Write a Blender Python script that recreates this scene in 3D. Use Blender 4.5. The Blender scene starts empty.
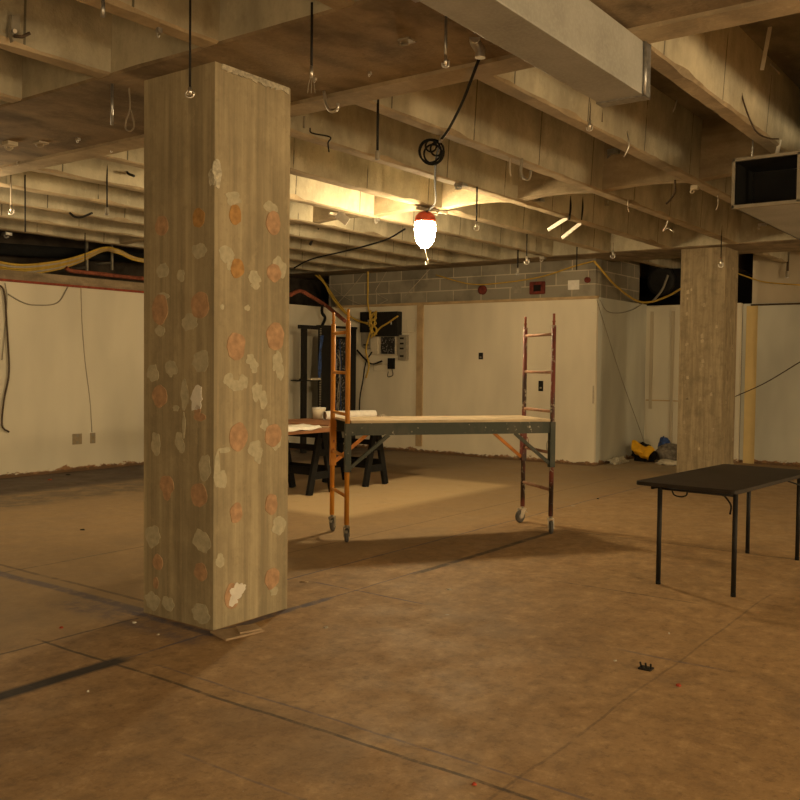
import bpy, bmesh, math, random
from mathutils import Vector, Matrix, noise as mnoise
random.seed(7)
S = bpy.context.scene
COL = S.collection

# ------------------------------------------------------------------ camera
YAW, PITCH, ROLL, FPX, H = 0.63322752, -0.03746923, 0.01102117, 918.336, 1.65
fw = Vector((math.cos(PITCH)*math.cos(YAW), math.cos(PITCH)*math.sin(YAW), math.sin(PITCH)))
rt = fw.cross(Vector((0, 0, 1))).normalized(); up = rt.cross(fw)
rt, up = math.cos(ROLL)*rt + math.sin(ROLL)*up, -math.sin(ROLL)*rt + math.cos(ROLL)*up
EYE = Vector((0, 0, H))
cd = bpy.data.cameras.new('camera'); cam = bpy.data.objects.new('camera', cd); COL.objects.link(cam)
cd.sensor_fit = 'HORIZONTAL'; cd.sensor_width = 36; cd.lens = 36*FPX/800; cd.clip_start = .05; cd.clip_end = 200
M = Matrix((rt, up, -fw)).transposed().to_4x4(); M.translation = EYE
cam.matrix_world = M; S.camera = cam

# ------------------------------------------------------------------ world, lights, exposure
w = bpy.data.worlds.new('world'); S.world = w; w.use_nodes = True
w.node_tree.nodes['Background'].inputs[0].default_value = (1, .72, .45, 1)
w.node_tree.nodes['Background'].inputs[1].default_value = 0.02
S.view_settings.view_transform = 'Standard'; S.view_settings.look = 'None'
S.view_settings.gamma = 1; S.view_settings.use_curve_mapping = False
S.view_settings.exposure = 0.34
WARM = (1, .75, .43)
def lamp(name, loc, watts, rad, color=WARM):
    l = bpy.data.lights.new(name, 'POINT'); l.energy = watts; l.shadow_soft_size = rad; l.color = color
    o = bpy.data.objects.new(name, l); o.location = loc; COL.objects.link(o); return o
lamp('unseen_light', (3.2, -4.6, 2.0), 560, .45)
lamp('unseen_light', (-2.6, .8, 2.1), 200, .45)  # added fill, unseen, lifts the column's left face
lamp('unseen_light', (10.5, -4.4, 2.1), 440, .45)  # added fill, unseen, brightens the right side
lamp('fill_light_behind_column', (4.6, 9.2, 3.0), 60, .2)  # small added fill without a fixture, supports the visible work light

# ------------------------------------------------------------------ pixel of the photograph -> point on a plane of the place
def ray(px, py): return fw + rt*((px-400)/FPX) - up*((py-400)/FPX)
def on(ax, c, px, py):
    d = ray(px, py); i = 'xyz'.index(ax); t = (c-EYE[i])/d[i]; return EYE + d*t

# ------------------------------------------------------------------ mesh helpers
class MB:
    def __init__(s): s.bm = bmesh.new(); s.mi = 0
    def face(s, vs, smooth=False):
        try:
            f = s.bm.faces.new(vs); f.material_index = s.mi; f.smooth = smooth; return f
        except ValueError: return None
    def box(s, x0, x1, y0, y1, z0, z1, M=None):
        v = [Vector((x, y, z)) for z in (z0, z1) for y in (y0, y1) for x in (x0, x1)]
        if M: v = [M @ a for a in v]
        v = [s.bm.verts.new(a) for a in v]
        for q in ((0,2,3,1),(4,5,7,6),(0,1,5,4),(2,6,7,3),(0,4,6,2),(1,3,7,5)): s.face([v[i] for i in q])
        return s
    def beam(s, a, b, wd, ht, upv=(0,0,1)):
        a = Vector(a); b = Vector(b); d = b-a; L = d.length; d.normalize()
        u = Vector(upv); sd = d.cross(u)
        if sd.length < 1e-4: sd = d.cross(Vector((1,0,0)))
        sd.normalize(); u = sd.cross(d)
        M = Matrix((d, sd, u)).transposed().to_4x4(); M.translation = a
        return s.box(0, L, -wd/2, wd/2, -ht/2, ht/2, M)
    def tube(s, pts, r, n=8, cap=True, closed=False):
        pts = [Vector(p) for p in pts]; rings = []; N = len(pts); pu = None
        for i, p in enumerate(pts):
            if closed: t = pts[(i+1) % N]-pts[i-1]
            else: t = pts[min(i+1, N-1)]-pts[max(i-1, 0)]
            if t.length < 1e-9: t = Vector((0,0,1))
            t.normalize()
            if pu is None: pu = Vector((0,0,1)) if abs(t.z) < .9 else Vector((1,0,0))
            sd = t.cross(pu)
            if sd.length < 1e-5: sd = t.cross(Vector((.3,.8,.1)))
            sd.normalize(); pu = sd.cross(t)
            rr = r[i] if isinstance(r, (list, tuple)) else r
            rings.append([s.bm.verts.new(p + sd*math.cos(2*math.pi*k/n)*rr + pu*math.sin(2*math.pi*k/n)*rr) for k in range(n)])
        for i in range(N if closed else N-1):
            a, b = rings[i], rings[(i+1) % N]
            for k in range(n): s.face([a[k], a[(k+1) % n], b[(k+1) % n], b[k]], True)
        if cap and not closed:
            s.face(list(reversed(rings[0]))); s.face(rings[-1])
        return s
    def lathe(s, prof, c, n=20, axis=(0,0,1)):
        c = Vector(c); q = Vector((0,0,1)).rotation_difference(Vector(axis)); rings = []
        for r, z in prof:
            rings.append([s.bm.verts.new(c + q @ Vector((r*math.cos(2*math.pi*k/n), r*math.sin(2*math.pi*k/n), z))) for k in range(n)])
        for a, b in zip(rings, rings[1:]):
            for k in range(n): s.face([a[k], a[(k+1) % n], b[(k+1) % n], b[k]], True)
        if prof[0][0] > 1e-4: s.face(list(reversed(rings[0])))
        if prof[-1][0] > 1e-4: s.face(rings[-1])
        return s
    def prism(s, poly, d):
        d = Vector(d); a = [s.bm.verts.new(Vector(p)) for p in poly]; b = [s.bm.verts.new(Vector(p)+d) for p in poly]
        s.face(list(reversed(a))); s.face(b); n = len(a)
        for k in range(n): s.face([a[k], a[(k+1) % n], b[(k+1) % n], b[k]])
        return s
    def build(s, name, mats, parent=None, bevel=0, origin=None):
        bmesh.ops.recalc_face_normals(s.bm, faces=s.bm.faces[:])
        me = bpy.data.meshes.new(name); s.bm.to_mesh(me); s.bm.free()
        for m in (mats if isinstance(mats, (list, tuple)) else [mats]): me.materials.append(m)
        o = bpy.data.objects.new(name, me); COL.objects.link(o)
        if parent is not None:
            o.parent = parent; o.matrix_parent_inverse = parent.matrix_basis.inverted()
        elif origin is not None:
            me.transform(Matrix.Translation(-Vector(origin))); o.location = origin
        if bevel:
            b = o.modifiers.new('edge', 'BEVEL'); b.width = bevel; b.segments = 2; b.limit_method = 'ANGLE'
        return o
def tag(o, label, cat, group=None, kind=None):
    o['label'] = label; o['category'] = cat
    if group: o['group'] = group
    if kind: o['kind'] = kind
    return o
def struct(o): o['kind'] = 'structure'; return o
def empty(name, loc, label, cat, group=None):
    o = bpy.data.objects.new(name, None); o.location = loc; o.empty_display_size = .1; COL.objects.link(o)
    return tag(o, label, cat, group)
def smooth_path(pts, k=6):
    pts = [Vector(p) for p in pts]; out = []
    P = [pts[0]*2-pts[1]] + pts + [pts[-1]*2-pts[-2]]
    for i in range(1, len(P)-2):
        a, b, c, d = P[i-1:i+3]
        for j in range(k):
            t = j/k
            out.append(.5*((2*b)+(c-a)*t+(2*a-5*b+4*c-d)*t*t+(3*b-a-3*c+d)*t**3))
    out.append(pts[-1]); return out

# ------------------------------------------------------------------ materials
class NT:
    def __init__(s, name, rough=.85, metal=0, spec=.3):
        s.m = bpy.data.materials.new(name); s.m.use_nodes = True; s.t = s.m.node_tree; s.n = s.t.nodes
        s.b = s.n['Principled BSDF']; s.b.inputs['Roughness'].default_value = rough; s.b.inputs['Metallic'].default_value = metal
        s.b.inputs['Specular IOR Level'].default_value = spec
        s.tc = s.n.new('ShaderNodeTexCoord').outputs['Object']; s._sep = None
    def link(s, a, b): s.t.links.new(a, b)
    def xyz(s):
        if not s._sep:
            n = s.n.new('ShaderNodeSeparateXYZ'); s.link(s.tc, n.inputs[0]); s._sep = n.outputs
        return s._sep
    def noise(s, scale, vec=(1,1,1), detail=4, rough=.55, off=(0,0,0)):
        mp = s.n.new('ShaderNodeMapping'); mp.inputs['Scale'].default_value = vec; mp.inputs['Location'].default_value = off
        s.link(s.tc, mp.inputs[0]); n = s.n.new('ShaderNodeTexNoise'); n.inputs['Scale'].default_value = scale
        n.inputs['Detail'].default_value = detail; n.inputs['Roughness'].default_value = rough
        s.link(mp.outputs[0], n.inputs['Vector']); return n.outputs['Fac']
    def math(s, op, a, b=0.0, clamp=False):
        n = s.n.new('ShaderNodeMath'); n.operation = op; n.use_clamp = clamp
        for i, v in enumerate((a, b)):
            if isinstance(v, (int, float)): n.inputs[i].default_value = v
            else: s.link(v, n.inputs[i])
        return n.outputs[0]
    def remap(s, v, a, b, c=0.0, d=1.0):
        n = s.n.new('ShaderNodeMapRange'); s.link(v, n.inputs[0])
        for i, q in enumerate((a, b, c, d)): n.inputs[i+1].default_value = q
        return n.outputs[0]
    def mix(s, f, a, b):
        n = s.n.new('ShaderNodeMix'); n.data_type = 'RGBA'
        if isinstance(f, (int, float)): n.inputs[0].default_value = f
        else: s.link(f, n.inputs[0])
        for i, v in ((6, a), (7, b)):
            if isinstance(v, tuple): n.inputs[i].default_value = (*v[:3], 1)
            else: s.link(v, n.inputs[i])
        return n.outputs[2]
    def band(s, ax, lo, hi, soft=.004):
        v = s.xyz()[ax]; a = s.remap(v, lo-soft, lo+soft); b = s.remap(v, hi-soft, hi+soft, 1, 0); return s.math('MULTIPLY', a, b)
    def mul(s, a, b): return s.math('MULTIPLY', a, b)
    def color(s, c): s.link(c, s.b.inputs['Base Color']); return s
    def bump(s, h, dist=.01, strength=.5):
        n = s.n.new('ShaderNodeBump'); n.inputs['Strength'].default_value = strength; n.inputs['Distance'].default_value = dist
        s.link(h, n.inputs['Height']); s.link(n.outputs[0], s.b.inputs['Normal'])
def plain(name, c, rough=.6, metal=0, var=.12, scale=14, bump=0):
    t = NT(name, rough, metal); n = t.noise(scale)
    d = tuple(x*(1-var*2) for x in c); l = tuple(min(1, x*(1+var)) for x in c)
    t.color(t.mix(t.remap(n, .3, .7), d, l))
    if bump: t.bump(t.noise(scale*4), bump, .6)
    return t.m
def concrete(name, c, streak=(9, 9, .5), seam=None, dark=.55, scale=1.0, blotch=.35, bump=.006):
    t = NT(name, .92, 0, .2)
    n1 = t.noise(1.0, streak, 5, .6); n2 = t.noise(1.7*scale, detail=6, rough=.65, off=(3, 1, 7)); n3 = t.noise(38, detail=3); n4 = t.noise(9, (1, 1, .6), 7, .75, (7, 7, 7)); n5 = t.noise(1.0, (streak[0]*.6, streak[1]*.6, streak[2]*.8), 3, .5, (2, 2, .3))
    d = tuple(x*dark for x in c); l = tuple(min(1, x*1.22) for x in c)
    col = t.mix(t.remap(n1, .35, .68), d, l)
    col = t.mix(t.mul(t.remap(n2, .5, .72), blotch), col, tuple(x*.42 for x in c))
    col = t.mix(t.mul(t.remap(n2, .42, .28), .35), col, tuple(min(1, x*1.45) for x in c))
    col = t.mix(t.mul(t.remap(n3, .6, .75), .5), col, d)
    col = t.mix(t.mul(t.remap(n4, .52, .70), .38), col, tuple(x*.5 for x in c)); col = t.mix(t.mul(t.remap(n4, .44, .32), .30), col, tuple(min(1, x*1.5) for x in c))
    col = t.mix(t.mul(t.remap(n5, .56, .66), .35), col, tuple(min(1, x*1.55) for x in c)); col = t.mix(t.mul(t.remap(n5, .42, .34), .3), col, tuple(x*.6 for x in c))
    if seam:
        v = t.math('FRACT', t.math('DIVIDE', t.math('ADD', t.xyz()[0], seam[1]), seam[0]))
        m = t.math('MULTIPLY', t.math('LESS_THAN', v, .014), t.remap(t.noise(3.3), .35, .45))
        col = t.mix(t.mul(m, .9), col, tuple(x*.25 for x in c))
    t.color(col); t.bump(t.math('ADD', n3, t.math('MULTIPLY', n1, 1.5)), bump, .7)
    return t.m
def drywall(name, c, mott=.1, base=True):
    t = NT(name, .8, 0, .25)
    n = t.noise(1.1, (1, 1, .35), 3); n2 = t.noise(25)
    col = t.mix(t.remap(n, .35, .68), tuple(x*(1-mott*1.6) for x in c), tuple(min(1, x*(1+mott*.6)) for x in c))
    col = t.mix(t.mul(t.remap(n2, .66, .74), .3), col, tuple(x*.7 for x in c))
    if base:
        z = t.xyz()[2]; e = t.math('ADD', z, t.math('MULTIPLY', t.noise(5, (1,1,2), 6, .7), -.30))
        col = t.mix(t.remap(e, -.085, -.1), col, (.30, .17, .085))
        e2 = t.math('ADD', z, t.math('MULTIPLY', t.noise(11, (1,1,2), 5, .7, (4,4,4)), -.22))
        col = t.mix(t.remap(e2, -.06, -.075), col, (.15, .09, .05))
    t.color(col); t.bump(n2, .002, .4); return t.m

M_col = concrete('column_concrete', (.38, .322, .21), (19, 19, .7), dark=.80, blotch=.42, bump=.003)
M_col2 = concrete('column_concrete_stained', (.30, .24, .15), (20, 20, 1.2), dark=.78, blotch=.6, scale=3.5)
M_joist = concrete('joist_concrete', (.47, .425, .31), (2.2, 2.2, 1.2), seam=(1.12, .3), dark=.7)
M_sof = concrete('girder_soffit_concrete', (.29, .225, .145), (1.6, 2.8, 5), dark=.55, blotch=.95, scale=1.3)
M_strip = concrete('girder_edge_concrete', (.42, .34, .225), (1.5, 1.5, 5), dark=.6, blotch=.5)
M_deck = concrete('deck_concrete', (.27, .23, .16), (1.5, 3, 1), dark=.6, blotch=.5)
M_wall = drywall('old_white_drywall', (.77, .70, .55))
M_wall_l = drywall('old_white_drywall_smooth', (.68, .63, .50), .08)
M_wall_r = drywall('grey_primed_drywall', (.62, .62, .54), .14)
M_wall_u = drywall('upper_drywall', (.52, .45, .33), .1, False)
M_orange = plain('orange_plaster', (.50, .32, .19), .9, var=.15, scale=20, bump=.002)
M_amber = plain('amber_plaster', (.47, .27, .10), .9, var=.15, scale=20)
M_grey = plain('grey_filler', (.50, .46, .33), .95, var=.1, scale=25, bump=.002)
M_paper = plain('white_paper', (.80, .77, .70), .8, var=.06)
M_chip = plain('broken_concrete', (.58, .54, .42), .95, var=.2, scale=40, bump=.004)
M_black = plain('black_metal', (.012, .011, .010), .65, .0, .2)
M_blackp = plain('black_plastic', (.010, .010, .010), .95, 0, .2)
M_dark = plain('void_shade', (.008, .007, .006), .9, 0, .3, 3)  # near-black colour paints the shade inside openings and voids
M_steel = plain('galvanised_steel', (.45, .45, .44), .38, .85, .15, 30)
M_silver = plain('bright_steel', (.75, .73, .68), .3, .9, .1)
M_rust = plain('brown_rod', (.10, .07, .045), .7, .3, .2)
M_orangepaint = plain('orange_paint', (.62, .23, .035), .5, 0, .14, 8)
M_pink = plain('pinkish_primer', (.40, .23, .15), .6, 0, .15)
M_wood = plain('platform_plywood', (.62, .50, .33), .8, 0, .12, 6)
M_brown = plain('brown_hardboard', (.30, .14, .065), .75, 0, .1, 4)
M_red = plain('red_paint', (.42, .06, .025), .6, 0, .15)
M_railred = plain('rail_red_paint', (.27, .055, .03), .8, 0, .2)
M_plenum = plain('dim_plenum_brown', (.055, .042, .03), .9, 0, .35, 3)  # dark brown puts the dimness of the plenum into the colour
M_deepred = plain('dark_red_paint', (.15, .03, .02), .8, 0, .2)
M_brass = plain('yellow_cable', (.55, .36, .06), .6, 0, .1)
M_wcable = plain('pale_cable', (.46, .40, .31), .6, 0, .1)
M_pipe = plain('rusty_red_pipe', (.28, .085, .045), .7, 0, .2)
M_batten = plain('bare_timber', (.50, .36, .20), .8, 0, .12, 5)
M_tim = plain('yellowed_strip', (.58, .44, .20), .8, 0, .05, 3)
M_boxg = plain('grey_enclosure', (.30, .27, .21), .6, 0, .1)
M_cream = plain('cream_plastic', (.62, .55, .42), .6, 0, .05)
M_outlet = plain('beige_outlet', (.34, .27, .17), .6, 0, .08)
M_yellow = plain('yellow_plastic_sack', (.85, .46, .02), .6, 0, .08)
M_blue = plain('blue_plastic', (.035, .08, .26), .5, 0, .3, 20)
M_sack = plain('grey_sack', (.24, .21, .17), .9, 0, .3, 18)
M_card = plain('cardboard', (.42, .31, .20), .9, 0, .1)
M_rubber = plain('grey_rubber', (.11, .105, .10), .8, 0, .1)

def paint_worn(name, base, spots, amt=.56, metal=0):
    t = NT(name, .6, metal); n = t.noise(22, (1, 1, .7), 5, .7); n2 = t.noise(5, (1, 1, .4), 3, off=(2, 5, 1))
    c = t.mix(t.remap(n2, .45, .55), base[0], base[1])
    c = t.mix(t.remap(n, amt, amt+.04), c, spots); t.color(c); return t.m
M_redworn = paint_worn('worn_red_paint', ((.19, .055, .042), (.06, .038, .032)), (.42, .37, .28), .57)
M_greenworn = paint_worn('worn_green_steel', ((.052, .062, .050), (.075, .078, .062)), (.50, .47, .38), .64)
M_orangeworn = paint_worn('worn_orange_paint', ((.62, .27, .035), (.55, .22, .03)), (.5, .42, .3), .66)

# galvanised duct sheet
t = NT('duct_sheet', .55, .35); n = t.noise(3); n2 = t.noise(60, detail=2)
t.color(t.mix(t.mul(t.remap(n2, .45, .6), .22), t.mix(t.remap(n, .3, .7), (.30, .30, .27), (.42, .42, .39)), (.5, .5, .48))); M_duct = t.m

# block wall
t = NT('grey_block', .95, 0, .2)
cx = t.n.new('ShaderNodeCombineXYZ'); t.link(t.math('ADD', t.xyz()[0], t.xyz()[1]), cx.inputs[0]); t.link(t.xyz()[2], cx.inputs[1])
br = t.n.new('ShaderNodeTexBrick'); t.link(cx.outputs[0], br.inputs['Vector'])
br.inputs['Scale'].default_value = 1; br.inputs['Brick Width'].default_value = .60; br.inputs['Row Height'].default_value = .235
br.inputs['Mortar Size'].default_value = .010; br.inputs['Mortar Smooth'].default_value = .2; br.inputs['Bias'].default_value = 0
br.inputs['Color1'].default_value = (.23, .21, .165, 1); br.inputs['Color2'].default_value = (.33, .30, .235, 1); br.inputs['Mortar'].default_value = (.50, .44, .33, 1)
n = t.noise(2.2, detail=5)
t.color(t.mix(t.mul(t.remap(n, .5, .7), .5), br.outputs['Color'], (.10, .09, .07))); t.bump(t.noise(50), .004, .6); M_block = t.m

# floor: brown mastic-stained concrete with the ghost lines of former walls
t = NT('floor_stained_concrete', .62, 0, .3)
a = t.noise(.55, detail=5, rough=.6); b = t.noise(2.6, (1, 1, 1), 6, .7, (5, 2, 0)); c = t.noise(18, detail=5, rough=.7); e = t.noise(1.3, (.35, 2.2, 1), 5, .65, (1, 9, 0))
col = t.mix(t.remap(a, .35, .68), (.35, .222, .104), (.45, .292, .145))
col = t.mix(t.mul(t.remap(b, .45, .75), .45), col, (.29, .17, .082))
col = t.mix(t.mul(t.remap(e, .52, .75), .45), col, (.54, .365, .19))
col = t.mix(t.mul(t.remap(c, .54, .70), .6), col, (.17, .105, .055))
f2 = t.noise(7, (1, 1, 1), 8, .8, (3, 3, 3)); col = t.mix(t.mul(t.remap(f2, .50, .60), .55), col, (.21, .135, .07)); col = t.mix(t.mul(t.remap(f2, .47, .38), .42), col, (.62, .43, .23))
g2 = t.noise(.9, (1, 1, 1), 6, .7, (9, 4, 3)); col = t.mix(t.mul(t.remap(g2, .52, .62), .45), col, (.20, .135, .08))
X, Y = t.xyz()[0], t.xyz()[1]
# the old part of the slab beyond the former partition is greyer
col = t.mix(t.mul(t.remap(Y, 4.7, 5.1), .65), col, t.mix(t.remap(b, .35, .7), (.28, .205, .12), (.44, .325, .19)))
col = t.mix(t.mul(t.remap(X, 8.6, 9.4), .35), col, (.30, .215, .12))
def patch_mask(x0, x1, y0, y1, soft, thr=.0):
    m = t.mul(t.band(0, x0, x1, soft), t.band(1, y0, y1, soft)); return m
edge = t.noise(3.5, detail=6, rough=.75, off=(8, 8, 0))
col = t.mix(t.mul(patch_mask(7.6, 11.2, 6.3, 8.9, .12), t.remap(edge, .3, .45, .55, .85)), col, (.62, .47, .27))   # paler scraped rectangle
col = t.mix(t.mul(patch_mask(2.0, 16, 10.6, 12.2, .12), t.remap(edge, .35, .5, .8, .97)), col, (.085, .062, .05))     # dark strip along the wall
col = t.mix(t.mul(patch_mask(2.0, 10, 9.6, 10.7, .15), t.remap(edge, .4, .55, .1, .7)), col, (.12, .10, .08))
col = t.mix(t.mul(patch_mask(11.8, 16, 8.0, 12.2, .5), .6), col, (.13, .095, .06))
col = t.mix(t.mul(patch_mask(14.2, 17, 4.9, 6.6, .2), .5), col, (.36, .30, .20))
brk = t.noise(6, detail=5, rough=.75, off=(1, 7, 3)); brk2 = t.noise(1.4, detail=3, off=(6, 6, 3))
def line(ax, pos, w_, lo, hi, colr, amt=.8, lo_b=.36, hi_b=.5):
    # ax: axis the line is measured across
    global col
    wob = t.math('MULTIPLY', t.math('SUBTRACT', brk2, .5), .05)
    v = t.math('ADD', (X, Y)[ax], wob)
    d = t.math('ABSOLUTE', t.math('SUBTRACT', v, pos))
    m = t.mul(t.remap(d, w_*.6, w_*1.25, 1, 0), t.band(1-ax, lo, hi, .06))
    m = t.mul(t.mul(m, t.remap(brk, lo_b, hi_b, .25, 1)), amt); col = t.mix(m, col, colr)
DK = (.035, .028, .03); BL = (.10, .09, .13)
line(1, 4.22, .06, 1.0, 3.2, DK, 1.0, .2, .3); line(1, 4.22, .012, 3.2, 3.9, BL)
line(1, 4.17, .035, 5.9, 8.3, DK, .8); line(1, 4.83, .012, 2.2, 3.8, DK, .7); line(1, 4.82, .012, 4.5, 13.9, BL, .75)
line(1, 4.20, .010, 4.5, 6, BL, .6)
line(0, 3.09, .012, -1, 4.9, DK, .75); line(0, 3.22, .010, -1, 4.0, BL, .55)
line(0, 3.88, .05, 4.9, 7.6, BL, .75); line(0, 4.05, .02, 4.9, 9, DK, .5)
line(0, 3.72, .16, 4.1, 5.6, BL, .6, .42, .6); line(0, 3.80, .035, 4.1, 5.1, BL, .9); line(1, 4.20, .035, 3.75, 4.9, BL, .9)
line(0, 5.2, .012, 3.6, 4.6, BL, .7); line(0, 6.4, .010, 2.1, 3.2, DK, .6); line(0, 8.45, .010, 1.5, 4.2, DK, .6)
line(0, 5.07, .016, 1.5, 2.1, BL, .5); line(1, 6.7, .012, 2.5, 6.5, DK, .5); line(1, 5.5, .010, 5, 13, DK, .5)
line(1, 1.75, .008, 2.5, 7, DK, .35); line(0, 2.55, .008, -1, 3, BL, .4)
dots = t.noise(55, detail=2, off=(4, 4, 4)); col = t.mix(t.mul(t.remap(dots, .73, .76), .6), col, (.5, .42, .3))
scr = t.noise(1.0, (60, 3, 1), 2); col = t.mix(t.mul(t.remap(scr, .68, .74), .18), col, (.5, .33, .17))
t.color(col); t.link(t.remap(b, .3, .7, .5, .75), t.b.inputs['Roughness']); t.bump(t.math('ADD', c, f2), .005, .5); M_floor = t.m

# ------------------------------------------------------------------ structure
ZS, ZD = 3.475, 4.05
struct(MB().box(-5, 19, -7, 14, -.2, 0).build('floor', M_floor))
struct(MB().box(-5, 19, -7, 14, ZD, ZD+.2).build('ceiling', M_deck))

def girder(name, x0, x1, strip=True):
    m = MB(); m.mi = 0
    y0, y1 = -7, 13.4; n = 80
    # body with subdivided bottom edges, slightly chipped
    prof = lambda x, z: (x, z)
    rows = []
    for i in range(n+1):
        y = y0 + (y1-y0)*i/n
        j = lambda s: mnoise.noise(Vector((y*3.1+s*7, s*3, 2)))*.010
        xs = x1-.25 if strip else x1
        pts = [(x0+.0, ZD), (x0+j(1), ZS+.012+abs(j(2))), (x0+.015+j(1), ZS), (xs, ZS), (x1-.012+j(3), ZS), (x1+j(3), ZS+.02), (x1, ZD)]
        if strip: pts[3:5] = [(xs, ZS), (xs+.006, ZS-.022), (x1-.02+j(3), ZS-.022)]
        rows.append([m.bm.verts.new((x, y, z)) for x, z in pts])
    K = len(rows[0])
    for i in range(n):
        for k in range(K-1):
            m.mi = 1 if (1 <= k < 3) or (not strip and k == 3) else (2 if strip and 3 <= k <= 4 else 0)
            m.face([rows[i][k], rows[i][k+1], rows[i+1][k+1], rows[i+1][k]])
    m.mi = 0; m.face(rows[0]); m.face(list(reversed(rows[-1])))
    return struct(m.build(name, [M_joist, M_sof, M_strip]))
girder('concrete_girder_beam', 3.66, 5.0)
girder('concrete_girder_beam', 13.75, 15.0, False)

def joist(x0, x1, y, wid=.135, chips=.015):
    m = MB(); n = max(6, int((x1-x0)/.12)); rows = []
    for i in range(n+1):
        x = x0 + (x1-x0)*i/n
        j = lambda s: mnoise.noise(Vector((x*4.3+s*5, y*3+s, 1)))*chips
        c = max(0, mnoise.noise(Vector((x*2.2, y*5, 9)))-.12)*.07
        pts = [(y-.03, ZD+.01), (y+j(1), ZS+.012+abs(j(2))+c), (y+.012+abs(j(1))+c*.7, ZS+j(3)*.4), (y+wid-.01-abs(j(4)), ZS+j(5)*.4), (y+wid+j(4), ZS+.012), (y+wid+.03, ZD+.01)]
        rows.append([m.bm.verts.new((x, a, z)) for a, z in pts])
    for i in range(n):
        for k in range(5):
            m.mi = 1 if k in (1, 2, 3) else 0
            m.face([rows[i][k], rows[i][k+1], rows[i+1][k+1], rows[i+1][k]])
    m.mi = 0; m.face(rows[0]); m.face(list(reversed(rows[-1])))
    return struct(m.build('concrete_joist_beam', [M_joist, M_strip]))
for y in range(-6, 13):
    joist(5.0, 13.75, y)
    joist(-5, 3.66, y)
    joist(15.0, 19, y)
def rib(x, y0, y1):
    m = MB(); n = 8; rows = []
    for i in range(n+1):
        y = y0+(y1-y0)*i/n; s = math.sin(math.pi*i/n)*.03
        rows.append([m.bm.verts.new(p) for p in ((x-.02, y, ZD), (x, y, ZS+.012+s), (x+.14, y, ZS+.012+s), (x+.16, y, ZD))])
    for i in range(n):
        for k in range(3): m.face([rows[i][k], rows[i][k+1], rows[i+1][k+1], rows[i+1][k]])
    return struct(m.build('bridging_rib_beam', M_strip))
for y in range(-6, 12): rib(8.95, y+.1, y+1.02); rib(-.8, y+.1, y+1.02)

# walls
struct(MB().box(-5, 14.3, 12.12, 12.24, 0, 2.8).build('wall_left', M_wall_l))
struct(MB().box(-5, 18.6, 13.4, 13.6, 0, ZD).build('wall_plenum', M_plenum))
struct(MB().box(14.30, 14.36, 6.45, 12.24, 0, 2.83).build('wall_back', M_wall))
struct(MB().box(14.36, 14.55, 6.51, 12.38, 0, ZD).build('wall_block', M_block))
struct(MB().box(14.36, 16.5, 6.45, 6.51, 0, 2.83).build('wall_alcove', M_wall_r))
struct(MB().box(14.55, 16.25, 6.50, 6.7, 0, ZD).build('wall_alcove_block', M_block))
struct(MB().box(16.5, 16.6, 4.74, 6.7, 0, 2.81).build('wall_alcove_end', M_wall_l))
struct(MB().box(16.62, 16.74, -7, 4.74, 0, 2.80).build('wall_right', M_wall_r))
struct(MB().box(16.66, 16.78, -7, 4.60, 2.80, ZD).build('wall_right_upper', M_wall_u))
struct(MB().box(15.6, 15.7, 12.0, 13.4, 0, ZD).build('wall_void_end', M_dark))  # painted black for the darkness of the void
struct(MB().box(18.5, 18.6, -7, 13.4, 0, ZD).build('wall_far_void', M_dark))  # black colour stands in for the dark beyond the opening
struct(MB().box(-5.1, -5, -7, 13.4, 0, ZD).build('wall_behind', M_wall))
struct(MB().box(-5, 19, -7.1, -7, 0, ZD).build('wall_near', M_wall))
struct(MB().box(14.24, 14.305, 6.42, 12.1, 2.80, 2.845).build('trim_1', M_batten))
struct(MB().box(-5, 9.6, 12.08, 12.12, 2.768, 2.80).build('trim_2', M_railred))
struct(MB().box(-5, 11.9, 12.10, 12.26, 2.80, 2.93).build('trim_3', M_sof))
struct(MB().box(16.58, 16.62, -7, 4.60, 2.76, 2.79).build('trim_4', M_rust))
a = on('x', 16.61, 745, 380); b = on('x', 16.61, 756, 380)
struct(MB().box(16.60, 16.62, b.y, a.y, 0, 2.76).build('trim_5', M_tim))
a = on('x', 14.3, 417, 380); b = on('x', 14.3, 423, 380)
struct(MB().box(14.27, 14.3, b.y, a.y, .12, 2.80).build('trim_6', M_batten))
for i, px in enumerate((651, 672)):
    a = on('x', 16.5, px, 380)
    struct(MB().box(16.48, 16.5, a.y-.03, a.y+.03, .0 if i else .9, 2.7).build('trim_%d' % (7+i), M_wall_u))
a = on('x', 16.5, 646, 400)
struct(MB().box(16.485, 16.5, 4.8, a.y, a.z-.012, a.z+.012).build('trim_9', M_batten))

# columns
def blob(m, ax, c, px, py, rx, ry, mi, seed, jag=.18, n=22, th=.003):
    p = on(ax, c, px, py); q = on(ax, c, px+rx, py); r = on(ax, c, px, py+ry)
    u = Vector((q.x-p.x, q.y-p.y, 0)); v = Vector((0, 0, r.z-p.z))
    poly = []
    for k in range(n):
        a = 2*math.pi*k/n
        f = 1+jag*mnoise.noise(Vector((math.cos(a)*1.6+seed*3.7, math.sin(a)*1.6, seed)))*2 + jag*.5*mnoise.noise(Vector((math.cos(a)*6+seed, math.sin(a)*6, 4)))
        poly.append(p+u*math.cos(a)*f+v*math.sin(a)*f)
    m.mi = mi; d = Vector((0, 0, 0)); d['xyz'.index(ax)] = -th
    m.prism(poly, d)
m = MB(); x0, x1, y0, y1 = 3.857, 4.52, 4.246, 4.915
bmv = []; m.box(x0, x1, y0, y1, 0, ZS-.0)
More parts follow.
